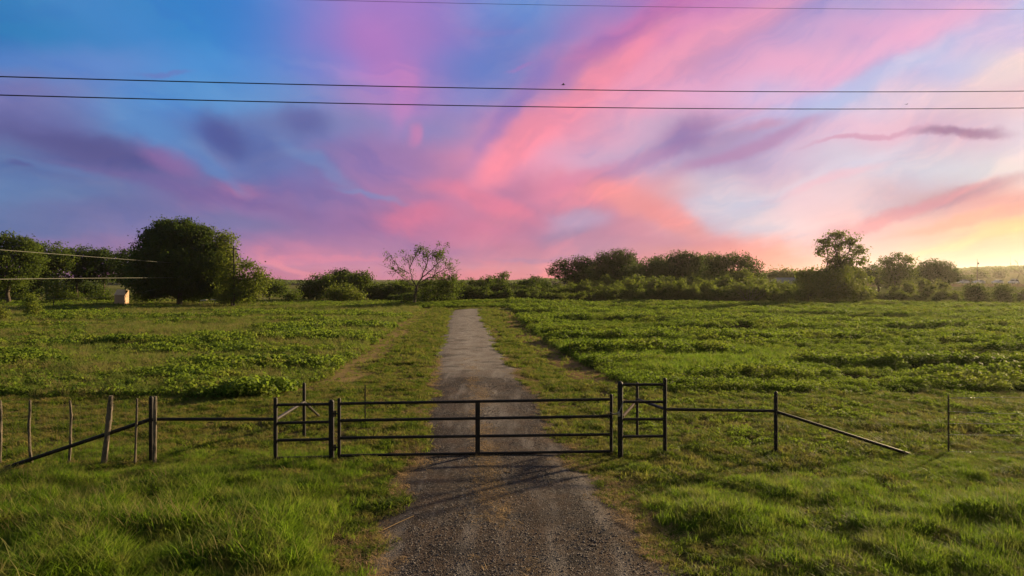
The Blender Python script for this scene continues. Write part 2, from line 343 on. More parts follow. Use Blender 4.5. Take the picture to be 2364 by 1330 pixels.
M['tree'] = leaf_mat('tree_leaf', (.026, .050, .008), (.095, .135, .015), (.12, .12, .02), .42, .3, .02)
M['light'] = leaf_mat('light_leaf', (.05, .085, .012), (.14, .175, .02), (.17, .16, .03), .45, .3, .05)
M['bush'] = leaf_mat('bush_leaf', (.024, .050, .008), (.13, .17, .020), (.15, .15, .025), .45, .12, .03)
M['bark'] = solid_mat('bark', (.09, .065, .045), .9, 0, (.045, .033, .024), 6, .6)
M['deadbark'] = solid_mat('grey_bark', (.16, .12, .09), .9, 0, (.08, .06, .045), 6, .5)
M['black'] = solid_mat('black_paint', (.012, .010, .009), .62, 0, (.035, .024, .018), 7, .15, .3, .5, .72)
M['rust'] = solid_mat('rusty_pipe', (.022, .013, .009), .85, 0, (.04, .02, .012), 9, .2, .1)
M['wood'] = solid_mat('weathered_post', (.15, .12, .085), .9, 0, (.05, .04, .028), 9, .9)
M['polewood'] = solid_mat('pole_wood', (.08, .06, .045), .9, 0, (.05, .04, .03), 5, .4)
M['wire'] = solid_mat('wire_metal', (.55, .52, .46), .4, .8, (.28, .22, .17), 10)
M['cable'] = solid_mat('cable_dark', (.015, .015, .017), .6)
M['cablegrey'] = solid_mat('cable_aluminium', (.22, .22, .18), .6, .2, (.16, .16, .13))
M['tpost'] = solid_mat('t_post_steel', (.035, .04, .03), .6, .3, (.09, .06, .04), 12)
M['chrome'] = solid_mat('padlock_steel', (.6, .6, .6), .3, .9)
M['carpaint'] = solid_mat('white_paint', (.78, .79, .80), .3, 0, (.74, .75, .77), 3)
M['glass'] = solid_mat('car_glass', (.03, .035, .04), .12, 0, (.025, .03, .035))
M['rubber'] = solid_mat('rubber', (.02, .02, .02), .85)
M['tan'] = solid_mat('tan_board', (.46, .30, .19), .85, 0, (.50, .33, .2), 1.2, .3)
M['tandark'] = solid_mat('tan_roof', (.50, .36, .25), .8, 0, (.62, .46, .3), 2)
M['whiteboard'] = solid_mat('white_board', (.72, .70, .64), .7, 0, (.5, .46, .38), 3)
M['roof'] = solid_mat('grey_shingle', (.26, .25, .25), .85, 0, (.20, .19, .19), 2.5, .3)
M['housewall'] = solid_mat('brick_house_wall', (.30, .20, .15), .9, 0, (.22, .15, .11), 4)
M['feather'] = solid_mat('feather', (.02, .018, .018), .8)

def ground_mat():
    m, nt = mat_new('ground_soil'); N = NT(nt); pos = N.n('ShaderNodeNewGeometry').outputs['Position']
    base = N.n('ShaderNodeAttribute', attribute_name='cover').outputs['Color']
    n1 = N.noise(pos, 3.0, 6, .65); n2 = N.noise(pos, .35, 4, .6)
    c = N.mix(N.rng(n1, .3, .7), N.mix(.55, base, (.03, .03, .012)), base)
    c = N.mix(N.rng(n2, .35, .7, 0, .5), c, N.mix(.5, base, (.16, .12, .05)))
    p = N.n('ShaderNodeBsdfDiffuse', {0: c})
    b = N.n('ShaderNodeBump', {'Strength': .8, 'Distance': .06, 'Height': N.noise(pos, 9, 5, .7)}); nt.links.new(b.outputs[0], p.inputs['Normal'])
    N.n('ShaderNodeOutputMaterial', {0: p.outputs[0]}); return m
def gravel_mat():
    m, nt = mat_new('gravel'); N = NT(nt); pos = N.n('ShaderNodeNewGeometry').outputs['Position']
    vo = N.n('ShaderNodeTexVoronoi', {'Vector': pos, 'Scale': 38.0}); vo2 = N.n('ShaderNodeTexVoronoi', {'Vector': pos, 'Scale': 90.0})
    pale = N.n('ShaderNodeAttribute', attribute_name='pale').outputs['Fac']; cen = N.n('ShaderNodeAttribute', attribute_name='litter').outputs['Fac']
    g = N.n('ShaderNodeSeparateColor', {0: vo.outputs['Color']}).outputs[0]; g2 = N.n('ShaderNodeSeparateColor', {0: vo2.outputs['Color']}).outputs[1]
    k = N.m('MULTIPLY_ADD', g, .6, N.m('MULTIPLY', g2, .4))
    dark = N.mix(k, (.010, .009, .009), (.052, .045, .043)); dark = N.mix(N.m('POWER', g, 9.0), dark, (.24, .21, .19))
    patch = N.noise(pos, 2.6, 5, .7); dark = N.mix(N.rng(patch, .38, .66, 0, .75), dark, N.mix(.5, dark, (.016, .012, .010))); dark = N.mix(N.rng(N.noise(pos, 5.5, 4, .7), .55, .7, 0, .6), dark, (.075, .066, .060))
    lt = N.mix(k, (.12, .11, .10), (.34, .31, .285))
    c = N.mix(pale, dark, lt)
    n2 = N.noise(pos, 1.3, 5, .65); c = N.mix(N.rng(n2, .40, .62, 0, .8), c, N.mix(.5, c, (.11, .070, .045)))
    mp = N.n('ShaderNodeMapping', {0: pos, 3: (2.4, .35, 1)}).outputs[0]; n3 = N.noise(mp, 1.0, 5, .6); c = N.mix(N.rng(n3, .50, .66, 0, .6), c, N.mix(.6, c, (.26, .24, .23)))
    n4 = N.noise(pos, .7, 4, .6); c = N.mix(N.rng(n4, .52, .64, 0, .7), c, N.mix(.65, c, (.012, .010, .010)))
    fine = N.noise(pos, 26, 4, .7)
    c = N.mix(N.m('MULTIPLY', cen, N.rng(fine, .45, .62), clamp=True), c, (.22, .145, .07))
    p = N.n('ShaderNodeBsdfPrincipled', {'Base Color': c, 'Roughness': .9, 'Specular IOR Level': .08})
    hgt = N.m('MULTIPLY_ADD', vo.outputs['Distance'], -1.0, N.m('MULTIPLY', g, .6))
    b = N.n('ShaderNodeBump', {'Strength': .8, 'Distance': .014, 'Height': hgt}); nt.links.new(b.outputs[0], p.inputs['Normal'])
    N.n('ShaderNodeOutputMaterial', {0: p.outputs[0]}); return m

# ------------------------------------------------------------------ ground: one sheet to the horizon
def axis(fine0, fine1, step, far, grow=1.11):
    a = list(np.arange(fine0, fine1, step)); s = step
    x = a[-1]
    while x < far: s *= grow; x += s; a.append(x)
    x = a[0]; s = step; b = []
    while x > -far: s *= grow; x -= s; b.append(x)
    return np.array(b[::-1] + a)
xs = axis(-30, 34, .35, 9000); ys = axis(4, 60, .35, 9000, 1.035); ys = ys[(ys > -400)]
Xg, Yg = np.meshgrid(xs, ys); Xf, Yf = Xg.ravel(), Yg.ravel()
Zf = hz(Xf, Yf)
ny, nx = Xg.shape; ii = np.arange(nx * ny).reshape(ny, nx)
Qg = np.stack([ii[:-1, :-1], ii[:-1, 1:], ii[1:, 1:], ii[1:, :-1]], -1).reshape(-1, 4)
cov = np.tile(np.array([.045, .055, .016]), (len(Xf), 1))
def cmix(mask, c):
    global cov
    mask = np.clip(mask, 0, 1)[:, None]; cov = cov * (1 - mask) + np.array(c) * mask
fb = fbm(Xf * .8, Yf * .8, 40, 4)
cmix(.8 * sstep(.54, .66, fb) * (Yf < 120), (.11, .085, .04))                       # bare brown soil between the grass
eR = cropR(Xf, Yf)
cmix(sstep(-1.7, -1.1, eR) * sstep(.3, -.2, eR) * (Yf > 22) * (Yf < 100) * sstep(.22, .36, fbm(Xf * .5, Yf * .3, 44, 3)), (.24, .155, .085))   # dry strip beside the crop
eL = cropL(Xf, Yf)
cmix(.95 * sstep(-1.6, -1.3, eL) * sstep(.2, -.3, eL) * (Yf > 24) * (Yf < 95), (.27, .20, .095))
cmix(((Xf > driveR(Yf)) & (Xf < driveR(Yf) + .8) & (Yf > 26) & (Yf < 60)) * .8, (.22, .15, .085))
cmix(crop_mask_r(Xf, Yf) * 1.0, (.018, .028, .009))
cmix(.8 * crop_mask_l(Xf, Yf), (.06, .065, .022))
far = (Yf > 118) * 1.0
cmix(far, (.075, .10, .025))
az = Xf / np.maximum(Yf, 1)
cmix(far * (az < -.1) * sstep(.45, .55, vnoise(Yf * .012, Xf * .002, 51)), (.14, .15, .05))
cmix((Yf > 200) * (Yf < 262) * sstep(.45, .52, az), (.15, .105, .075))         # bare yard where the cars stand
cmix((Yf > 262) * sstep(.4, .5, az), (.12, .13, .045))
g = link('ground', mesh_np('ground', np.stack([Xf, Yf, Zf], 1), Qg, ground_mat(), True, {'cover': cov})); tag(g, kind='structure')

# driveway, a gravel sheet a little above the ground
Yd = np.concatenate([np.arange(-20, 26, .12), np.arange(26, 92, .3)]); nu = 25
L, R = driveL(Yd), driveR(Yd); t = np.linspace(0, 1, nu)
Xd = L[:, None] * (1 - t) + R[:, None] * t; Yd2 = np.repeat(Yd[:, None], nu, 1)
bend = sstep(84, 92, Yd2); Xd = Xd + bend * 1.6
edge = np.minimum(t, 1 - t)[None, :]
edge_n = np.clip(edge * 8, 0, 1)
Zd = hz(Xd, Yd2) * (1 - edge_n) * 1.0 + edge_n * (.028 + .03 * (1 - (2 * t[None, :] - 1) ** 2)) + .012 + .02 * (fbm(Xd * 1.5, Yd2 * .8, 60, 3) - .5) * edge_n
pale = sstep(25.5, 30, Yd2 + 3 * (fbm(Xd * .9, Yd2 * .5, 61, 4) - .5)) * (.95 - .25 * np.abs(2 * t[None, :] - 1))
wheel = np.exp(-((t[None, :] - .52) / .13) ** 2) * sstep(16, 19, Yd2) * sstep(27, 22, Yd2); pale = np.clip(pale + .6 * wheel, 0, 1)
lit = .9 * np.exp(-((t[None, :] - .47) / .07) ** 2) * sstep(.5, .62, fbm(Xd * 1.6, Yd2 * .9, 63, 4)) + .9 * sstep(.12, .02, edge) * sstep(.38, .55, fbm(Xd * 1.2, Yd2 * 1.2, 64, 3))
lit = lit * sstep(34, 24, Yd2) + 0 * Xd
iid = np.arange(Xd.size).reshape(Xd.shape)
Qd = np.stack([iid[:-1, :-1], iid[:-1, 1:], iid[1:, 1:], iid[1:, :-1]], -1).reshape(-1, 4)
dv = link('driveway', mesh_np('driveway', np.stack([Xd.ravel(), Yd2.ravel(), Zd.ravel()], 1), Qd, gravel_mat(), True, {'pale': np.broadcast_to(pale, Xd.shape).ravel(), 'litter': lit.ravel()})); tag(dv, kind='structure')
# the end of the drive turning right along the crop
tX = np.linspace(-6.0, 6.5, 40); tY = 89.6 - .2 * np.cos(tX * .4); nv = 5
Xe = np.repeat(tX[:, None], nv, 1); Ye = tY[:, None] + np.linspace(0, 2.4, nv)[None, :] * 1.0 + .0 * Xe
Ze = .055 + hz(Xe, Ye) * .5 + .05 * 0
iie = np.arange(Xe.size).reshape(Xe.shape); Qe = np.stack([iie[:-1, :-1], iie[1:, :-1], iie[1:, 1:], iie[:-1, 1:]], -1).reshape(-1, 4)
tr = link('track', mesh_np('track', np.stack([Xe.ravel(), Ye.ravel(), Ze.ravel()], 1), Qe, bpy.data.materials['gravel'], True, {'pale': np.full(Xe.size, .8), 'litter': np.zeros(Xe.size)})); tag(tr, kind='structure')

# ------------------------------------------------------------------ scattered ground cover ("stuff"), one object each
def blades_mesh(name, n, h, spread, width, lean, mat, seed):
    r = np.random.default_rng(seed); a = r.uniform(0, 2 * np.pi, n); rad = spread * np.sqrt(r.uniform(0, 1, n)) * .6
    bx, by = np.cos(a) * rad, np.sin(a) * rad; a2 = r.uniform(0, 2 * np.pi, n); H = h * r.uniform(.45, 1.15, n); ln = lean * r.uniform(.05, 1.5, n) * H
    wv = width * r.uniform(.7, 1.3, n); px_, py_ = -np.sin(a2), np.cos(a2); V = []
    for k, (s_, wf) in enumerate(((0, .8), (.38, 1.0), (.72, .7), (1.0, 0))):
        out = ln * s_ ** 2; zz_ = H * (s_ - .22 * (lean) * s_ ** 3); cx, cy = bx + np.cos(a2) * out, by + np.sin(a2) * out
        if wf == 0: V.append(np.stack([cx, cy, zz_], 1))
        else:
            V.append(np.stack([cx - px_ * wv * wf, cy - py_ * wv * wf, zz_], 1)); V.append(np.stack([cx + px_ * wv * wf, cy + py_ * wv * wf, zz_], 1))
    V = np.stack(V, 1).reshape(-1, 3); b = (np.arange(n) * 7)[:, None]
    q = np.concatenate([b + np.array([[0, 1, 3, 2]]), b + np.array([[2, 3, 5, 4]])]); tr_ = b + np.array([[4, 5, 6]])
    return mesh_np(name, V, [q, tr_], mat, False, {'tint': np.repeat(r.uniform(0, 1, n), 7)})
def leaves_np(C, Nn, size, r, asp=.6):
    """leaf quads (diamonds, folded a little) at centres C with facing Nn"""
    n = len(C); a = r.normal(size=(n, 3)); T = np.cross(Nn, a); T /= np.linalg.norm(T, axis=1)[:, None] + 1e-9; B = np.cross(Nn, T)
    s_ = (size * r.uniform(.6, 1.3, n))[:, None]; V = np.stack([C - T * s_ * .5, C + B * s_ * asp * .5 + Nn * s_ * .08, C + T * s_ * .5, C - B * s_ * asp * .5 + Nn * s_ * .08], 1).reshape(-1, 3)
    return V, np.arange(n * 4).reshape(-1, 4)
def plant_mesh(name, n, h, rad, size, mat, seed, up=.7):
    r = np.random.default_rng(seed); a = r.uniform(0, 2 * np.pi, n); rr = rad * np.sqrt(r.uniform(0, 1, n)); z = h * (1 - .55 * (rr / rad) ** 2) * r.uniform(.35, 1.0, n) ** .6
    C = np.stack([np.cos(a) * rr, np.sin(a) * rr, z], 1); Nn = r.normal(size=(n, 3)) * .55 + np.stack([np.cos(a) * .5, np.sin(a) * .5, np.full(n, up)], 1); Nn /= np.linalg.norm(Nn, axis=1)[:, None]
    V, Q = leaves_np(C, Nn, size, r, .75); ti = np.repeat(np.clip(r.uniform(0, 1, n) * .8 + .2 * z / h, 0, 1), 4)
    ns = 5; sv = []; sq = []; b = len(V)
    for k in range(ns):
        an = r.uniform(0, 2 * np.pi); d_ = np.array([np.cos(an), np.sin(an), 0]) * rad * .6; wv = np.array([-np.sin(an), np.cos(an), 0]) * .006
        sv += [-wv, wv, d_ + np.array([0, 0, h * .8]) + wv * .5, d_ + np.array([0, 0, h * .8]) - wv * .5]; sq.append([b + 4 * k + i for i in range(4)])
    return mesh_np(name, np.concatenate([V, np.array(sv)]), np.concatenate([Q, np.array(sq)]), mat, False, {'tint': np.concatenate([ti, np.full(len(sv), .3)])})
def stone_mesh(name, seed, mat):
    r = random.Random(seed); b = bpy.data.meshes.new(name); import bmesh
    bm = bmesh.new(); bmesh.ops.create_icosphere(bm, subdivisions=1, radius=1)
    for v_ in bm.verts: v_.co = Vector((v_.co.x, v_.co.y * r.uniform(.7, 1), v_.co.z * .55)) * r.uniform(.8, 1.15)
    bm.to_mesh(b); bm.free(); b.materials.append(mat); return b
def scatter(name, meshes, pts, sc, label, cat, kind='stuff', tilt=.12, seed=1):
    r = np.random.default_rng(seed); n = len(pts)
    col = bpy.data.collections.new(name + '_source')
    for i, me in enumerate(meshes): col.objects.link(bpy.data.objects.new('%s_source_%02d' % (name, i), me))
    me = bpy.data.meshes.new(name); me.vertices.add(n); me.vertices.foreach_set('co', np.asarray(pts, np.float32).ravel())
    a = me.attributes.new('rot', 'FLOAT_VECTOR', 'POINT'); a.data.foreach_set('vector', np.stack([r.normal(0, tilt, n), r.normal(0, tilt, n), r.uniform(0, 2 * np.pi, n)], 1).astype(np.float32).ravel())
    s_ = np.asarray(sc, np.float32); s3 = s_ if s_.ndim == 2 else np.repeat(s_[:, None], 3, 1)
    a = me.attributes.new('scl', 'FLOAT_VECTOR', 'POINT'); a.data.foreach_set('vector', s3.astype(np.float32).ravel())
    a = me.attributes.new('vid', 'INT', 'POINT'); a.data.foreach_set('value', r.integers(0, len(meshes), n).astype(np.int32))
    o = link(name, me); ng = bpy.data.node_groups.new(name + '_scatter', 'GeometryNodeTree')
    ng.interface.new_socket('Geometry', in_out='INPUT', socket_type='NodeSocketGeometry'); ng.interface.new_socket('Geometry', in_out='OUTPUT', socket_type='NodeSocketGeometry')
    gi = ng.nodes.new('NodeGroupInput'); go = ng.nodes.new('NodeGroupOutput'); ci = ng.nodes.new('GeometryNodeCollectionInfo'); ci.inputs[0].default_value = col
    ci.inputs['Separate Children'].default_value = True; ci.inputs['Reset Children'].default_value = True
    ip = ng.nodes.new('GeometryNodeInstanceOnPoints'); ip.inputs['Pick Instance'].default_value = True
    def at(nm, dt):
        q = ng.nodes.new('GeometryNodeInputNamedAttribute'); q.data_type = dt; q.inputs[0].default_value = nm; return q.outputs[0]
    ng.links.new(gi.outputs[0], ip.inputs['Points']); ng.links.new(ci.outputs[0], ip.inputs['Instance']); ng.links.new(at('vid', 'INT'), ip.inputs['Instance Index'])
    ng.links.new(at('rot', 'FLOAT_VECTOR'), ip.inputs['Rotation']); ng.links.new(at('scl', 'FLOAT_VECTOR'), ip.inputs['Scale'])
    ng.links.new(ip.outputs[0], go.inputs[0]); mod = o.modifiers.new('scatter', 'NODES'); mod.node_group = ng
    return tag(o, label, cat, kind=kind)
def rand_pts(n, y0, y1, margin=5.0, k=.80, power=1.0):
    """random ground points within the view wedge (a step wider), density ~ 1/Y^power"""
    r = rng; t = r.uniform(0, 1, n)
    e = 2 - power
    Y = (y0 ** e + t * (y1 ** e - y0 ** e)) ** (1 / e) if abs(e) > 1e-6 else y0 * (y1 / y0) ** t
    return r.uniform(-1, 1, n) * (Y * k + margin), Y
def outside_drive(x, y, m=0.0): return (x < driveL(y) - m) | (x > driveR(y) + m) | (y > 90)
def P3(x, y, dz_=0.0): return np.stack([x, y, hz(x, y) + dz_], 1)

# 1. long lush grass in front of the fence
lush = [blades_mesh('long_grass_%d' % i, 26, .27, .17, .0040, .75, M['lush'], i) for i in range(5)]
fence_y = 15.6
x, y = rand_pts(80000, 7.0, 16.6, 4, .8, .6)
ed = np.where(x < 0, driveL(y) - x, x - driveR(y)); pr = sstep(.1, 1.6, ed + 1.2 * (fbm(x * .9, y * .9, 70, 3) - .5)) * sstep(16.4, 15.0, y + 1.5 * (fbm(x * .5, y * .5, 71, 3) - .5))
pat = fbm(x * .55, y * .7, 72, 4); pr *= np.where(x > 0, .35 + .65 * sstep(.34, .48, pat), .5 + .5 * sstep(.28, .42, pat))
kq = rng.uniform(0, 1, len(x)) < pr; x, y, pat, ed = x[kq], y[kq], pat[kq], ed[kq]
sc = (.72 + .5 * sstep(.4, .65, fbm(x * 1.6, y * 1.6, 73, 3))) * (1 - .45 * sstep(12.6, 14.4, y)) * (1 + .3 * sstep(12.5, 10.5, y)) * np.where(x > 0, .62 + .25 * sstep(.45, .6, pat), 1.0) * (.6 + .4 * sstep(.2, 1.6, ed)) * rng.uniform(.8, 1.2, len(x))
scatter('long_grass', lush + [blades_mesh('long_grass_stalk', 9, .40, .15, .0028, .5, M['drygrass'], 77)], P3(x, y, -.01), sc, 'long bright green grass growing in front of the pipe fence', 'grass', seed=2)
# 2. mown grass: verge, strip behind fence, filler
lawn = [blades_mesh('short_grass_%d' % i, 26, .085, .13, .0042, 1.0, M['lawn'], 20 + i) for i in range(5)]
x1, y1 = rand_pts(80000, 7.0, 26, 4, .8, .8); x2, y2 = rand_pts(150000, 24, 92, 2, .8, 1.2)
vr = (x2 > np.interp(y2, cLY, cLX) - 1.0) & (x2 < np.interp(y2, cRY, cRX) + 1.0); x2, y2 = x2[vr], y2[vr]
x, y = np.concatenate([x1, x2]), np.concatenate([y1, y2])
ovl = fbm(x * 1.7, y * 1.7, 75, 3) - .36
kq = outside_drive(x, y, -1.6 * np.clip(ovl, 0, .25) + .06) & ~crop_mask_r(x, y)
bare = fbm(x * .8, y * .8, 40, 4); dryb = (cropR(x, y) > -1.7) & (cropR(x, y) < .1) & (y > 21) & (fbm(x * .5, y * .3, 44, 3) > .30)
dryb |= (cropL(x, y) > -1.5) & (cropL(x, y) < 0) & (y > 24) & (fbm(x * .6, y * .3, 45, 3) > .30)
dryb |= (x > driveR(y)) & (x < driveR(y) + .75 * sstep(.3, .6, fbm(x * 0, y * .12, 46, 2))) & (y > 26) & (y < 60)
kq &= rng.uniform(0, 1, len(x)) < np.where(dryb, .14, 1 - .75 * sstep(.54, .66, bare))
x, y = x[kq], y[kq]; sc = rng.uniform(.7, 1.3, len(x)) * (1 + y / 60) * (.8 + .7 * sstep(.45, .7, fbm(x * 1.1, y * 1.1, 74, 3)))
scatter('mown_grass', lawn, P3(x, y, -.005), sc, 'short mown grass beside the driveway and behind the fence', 'grass', seed=3)
# 3. tan dry grass: patches
dry = [blades_mesh('dry_grass_%d' % i, 26, .30, .16, .004, .55, M['drygrass'], 40 + i) for i in range(4)]
x, y = rand_pts(90000, 22.5, 118, 2, .82, 1.1); kq = crop_mask_l(x, y) & (fbm(x * .17, y * .30, 80, 4) < .56); x, y = x[kq], y[kq]
x3, y3 = rand_pts(9000, 15.5, 24.5, 3, .8, .7); kq = (fbm(x3 * .45, y3 * .8, 81, 4) > .52) & outside_drive(x3, y3, 1.0) & ((x3 > 3.2) | (x3 < -6)); x3, y3 = x3[kq], y3[kq]
sc = np.concatenate([rng.uniform(.6, 1.4, len(x)) * (1 + y / 130), rng.uniform(.25, .55, len(x3))])
x, y = np.concatenate([x, x3]), np.concatenate([y, y3])
scatter('dry_grass', dry, P3(x, y, -.01), sc, 'dry yellowish grass between the weeds of the left field', 'grass', seed=4)
# 4. weeds in the left field
weed = [plant_mesh('weed_%d' % i, 60, .42, .36, .11, M['weed'], 60 + i) for i in range(5)]
x, y = rand_pts(80000, 22.5, 120, 3, .82, 1.0); wn_ = fbm(x * .17, y * .30, 80, 4)
nearL = sstep(5.5, 1.0, cropL(x, y)) * sstep(-13, -6, x)
kq = crop_mask_l(x, y) & (rng.uniform(0, 1, len(x)) < np.maximum(np.maximum(sstep(.37, .45, wn_), nearL), .22)); x, y, wn_ = x[kq], y[kq], wn_[kq]
sc = rng.uniform(.6, 1.3, len(x)) * (.75 + 3.2 * np.clip(wn_ - .47, 0, .2)); scatter('weeds', weed, P3(x, y, -.02), sc, 'dark green leafy weeds spreading over the left field', 'weeds', seed=5)
# small weeds behind the right hand fence
x, y = rand_pts(9000, 15.2, 24.5, 3, .8, .5); wn_ = fbm(x * .6, y * .6, 84, 4); kq = (x > 3.4) & (rng.uniform(0, 1, len(x)) < sstep(.42, .6, wn_)); x, y = x[kq], y[kq]
scatter('low_weeds', weed, P3(x, y, -.02), rng.uniform(.22, .5, len(x)), 'small leafy weeds in the rough strip behind the right fence', 'weeds', seed=6)
# 5. the crop on the right
crop = [plant_mesh('crop_%d' % i, 105, .46, .38, .085, M['crop'], 80 + i, 1.0) for i in range(6)]
x, y = rand_pts(64000, 23, 114, 3, .82, 1.0); kq = crop_mask_r(x, y); x, y = x[kq], y[kq]
hn = fbm(x * .14 + y * .05, y * .42, 90, 4); gap = fbm(x * .5, y * .5, 91, 3)
meadow = sstep(1.1, .7, ((x - 8.5) / 6.5) ** 2 + ((y - 37) / 8) ** 2 + 1.2 * (fbm(x * .3, y * .3, 92, 3) - .5)); kq = (gap > .27) & (rng.uniform(0, 1, len(x)) > meadow * .60); x, y, hn = x[kq], y[kq], hn[kq]; sc = rng.uniform(.7, 1.2, len(x)) * (.5 + .9 * sstep(.3, .7, hn)) * (1 + y / 400) * (.45 + .55 * sstep(Y0 - 1, Y0 + 4, y))
scatter('crop_plants', crop, P3(x, y, -.02), sc, 'dense green leafy crop covering the right hand field', 'crop', seed=7)
xm = rng.uniform(0, 18, 16000); ym = rng.uniform(26, 48, 16000); mm = sstep(1.2, .6, ((xm - 8.5) / 6.5) ** 2 + ((ym - 37) / 8) ** 2 + 1.2 * (fbm(xm * .3, ym * .3, 92, 3) - .5))
kq = (rng.uniform(0, 1, 16000) < mm) & crop_mask_r(xm, ym); xm, ym = xm[kq], ym[kq]
scatter('meadow_grass', lush, P3(xm, ym, -.01), rng.uniform(.9, 1.7, len(xm)), 'smooth patch of tall green grass inside the right hand crop', 'grass', seed=12)
# green bank beyond the end of the drive
x = rng.uniform(-34, 9, 5200); y = rng.uniform(93, 108, 5200)
scatter('bank_plants', crop, P3(x, y, -.02), rng.uniform(.8, 1.3, len(x)), 'dark green low growth on the bank beyond the driveway end', 'plants', seed=8)
# 6. gravel stones and straw
stm = solid_mat('stone', (.15, .13, .12), .85, 0, (.09, .075, .07), 1.0); stones = [stone_mesh('stone_%d' % i, i, stm) for i in range(4)]
n = 34000; y = 6 + 21 * rng.uniform(0, 1, n) ** 1.4; tt = rng.uniform(.02, .98, n); x = driveL(y) * (1 - tt) + driveR(y) * tt
zz_ = .04 + .03 * (1 - (2 * tt - 1) ** 2) * 1.0
scatter('gravel_stones', stones, np.stack([x, y, zz_ * np.clip(np.minimum(tt, 1 - tt) * 8, 0.3, 1)], 1), .006 + .017 * rng.uniform(0, 1, n) ** 3, 'loose grey gravel stones on the driveway', 'gravel', tilt=.5, seed=9)
strw = [blades_mesh('straw_%d' % i, 14, .05, .16, .0028, 2.6, M['straw'], 100 + i) for i in range(4)]
y = rng.uniform(7, 34, 9000); tt = np.where(rng.uniform(0, 1, 9000) < .3, rng.normal(.46, .05, 9000), np.where(rng.uniform(0, 1, 9000) < .5, rng.normal(-.02, .06, 9000), rng.normal(1.02, .06, 9000)))
x = driveL(y) * (1 - tt) + driveR(y) * tt; kq = fbm(x * 1.6, y * .9, 63, 4) > .46; x, y, tt = x[kq], y[kq], tt[kq]
scatter('straw_litter', strw, np.stack([x, y, np.where((tt > 0) & (tt < 1), .05, .02)], 1), rng.uniform(.6, 1.3, len(x)), 'dry straw and dead grass scattered on the driveway', 'straw', seed=10)

# ------------------------------------------------------------------ trees
def limb(mb, p0, p1, r0, r1, r, seg=5, wob=.08, n=6):
    p0, p1 = np.array(p0, float), np.array(p1, float); Ld = np.linalg.norm(p1 - p0); pts = []; rad = []
    for i in range(seg + 1):
        t_ = i / seg; q = p0 * (1 - t_) + p1 * t_
        if 0 < i < seg: q = q + r.normal(0, wob * Ld * .5, 3)
        q[2] += .12 * Ld * math.sin(t_ * math.pi) * .4; pts.append(tuple(q)); rad.append(r0 * (1 - t_) + r1 * t_)
    mb.tube(pts, rad, n); return pts
def crown_np(blobs, r, leaf=.26, dens=7.0, per=14, sig=.42, shell=.5, inner=.25):
    Cs, Ns = [], []
    for (c, rad, dk) in blobs:
        rad = np.array(rad); area = (rad[0] * rad[1] + rad[0] * rad[2] + rad[1] * rad[2]) * 4.2 / 3
        nc = max(6, int(dens * dk * area))
        d = r.normal(size=(nc, 3)); d /= np.linalg.norm(d, axis=1)[:, None]
        rr = np.where(r.uniform(0, 1, nc) < inner, r.uniform(.2, .8, nc), r.uniform(1 - shell * .45, 1.10, nc) + (r.uniform(0, 1, nc) < .16) * r.uniform(0, .26, nc))
        lob = 1 + .20 * np.sin(d[:, 0] * 5 + c[0]) * np.sin(d[:, 2] * 6 + c[2] * 2) + .08 * np.sin(d[:, 1] * 9 + d[:, 2] * 7)
        cc_ = np.array(c) + d * rad * (rr * lob)[:, None]
        k = r.integers(per // 2, per + 5, nc); idx = np.repeat(np.arange(nc), k); sg = sig * r.uniform(.6, 1.4, nc)[idx][:, None]
        C = cc_[idx] + r.normal(size=(len(idx), 3)) * sg * np.array([1, 1, .7]); Nn = d[idx] * .6 + r.normal(size=(len(idx), 3)) * .6 + np.array([0, 0, .35])
        Cs.append(C); Ns.append(Nn / np.linalg.norm(Nn, axis=1)[:, None])
    return np.concatenate(Cs), np.concatenate(Ns)
def tree(name, label, cat, px, Y, blobs, mat='tree', leaf=.26, dens=6.0, trunk=.22, group=None, seed=0, per=14, sig=.40, bark='bark', nl=9, inner=.25, dY=None, shell=.5, zmin=.15):
    """blobs in photo pixels (x, y, rx, ry[, density]) at the tree's own distance; each gets its own depth"""
    r = np.random.default_rng(1000 + seed); s_ = Y / F; dens = dens * (2.0 if Y < 200 else 1.8); leaf = leaf * 1.22; bx = W2(px, Y); bz = float(hz(bx, Y)); loc = (bx, Y, bz)
    bl = []
    for b in blobs:
        rx, rz_ = b[2] * s_, b[3] * s_; ry = (rx + rz_) * .5 * r.uniform(.85, 1.15)
        bl.append(((W2(b[0], Y) - bx, r.uniform(-.5, .5) * ry, Z2(b[1], Y) - bz), (rx, ry, rz_), b[4] if len(b) > 4 else 1.0))
    t_ = empty(name, loc, label, cat, group)
    C, Nn = crown_np(bl, r, leaf, dens, per, sig, shell, inner); kz = C[:, 2] > zmin; C, Nn = C[kz], Nn[kz]
    V, Q = leaves_np(C, Nn, leaf, r, .65); ti = np.repeat(r.uniform(0, 1, len(C)) * .6 + .4 * vnoise(C[:, 0] * 1.2 + 50, C[:, 2] * 1.2 + C[:, 1], seed), 4)
    mb = MB(); top = max(b_[0][2] for b_ in bl); fork = np.array([0, 0, max(.5, min(min(b_[0][2] - b_[1][2] for b_ in bl) + .8, top * .4))])
    pts = limb(mb, (0, 0, -.2), fork, trunk * 1.25, trunk * .9, r, 4, .05, 8)
    for b_ in sorted(bl, key=lambda q: -q[1][0])[:nl]:
        e = limb(mb, pts[-1], np.array(b_[0]) + np.array([0, 0, -.15 * b_[1][2]]), trunk * .6, trunk * .22, r, 5, .07, 6)
        for k in range(5):
            d = r.normal(size=3); d /= np.linalg.norm(d); d[2] = abs(d[2]) * .8
            limb(mb, e[3 + k % 3], np.array(b_[0]) + d * np.array(b_[1]) * .9, trunk * .2, trunk * .05, r, 4, .09, 4)
    mb.build('trunk', M[bark], t_); link('crown', mesh_np('crown', V, Q, M[mat], False, {'tint': ti}), t_)
    return t_
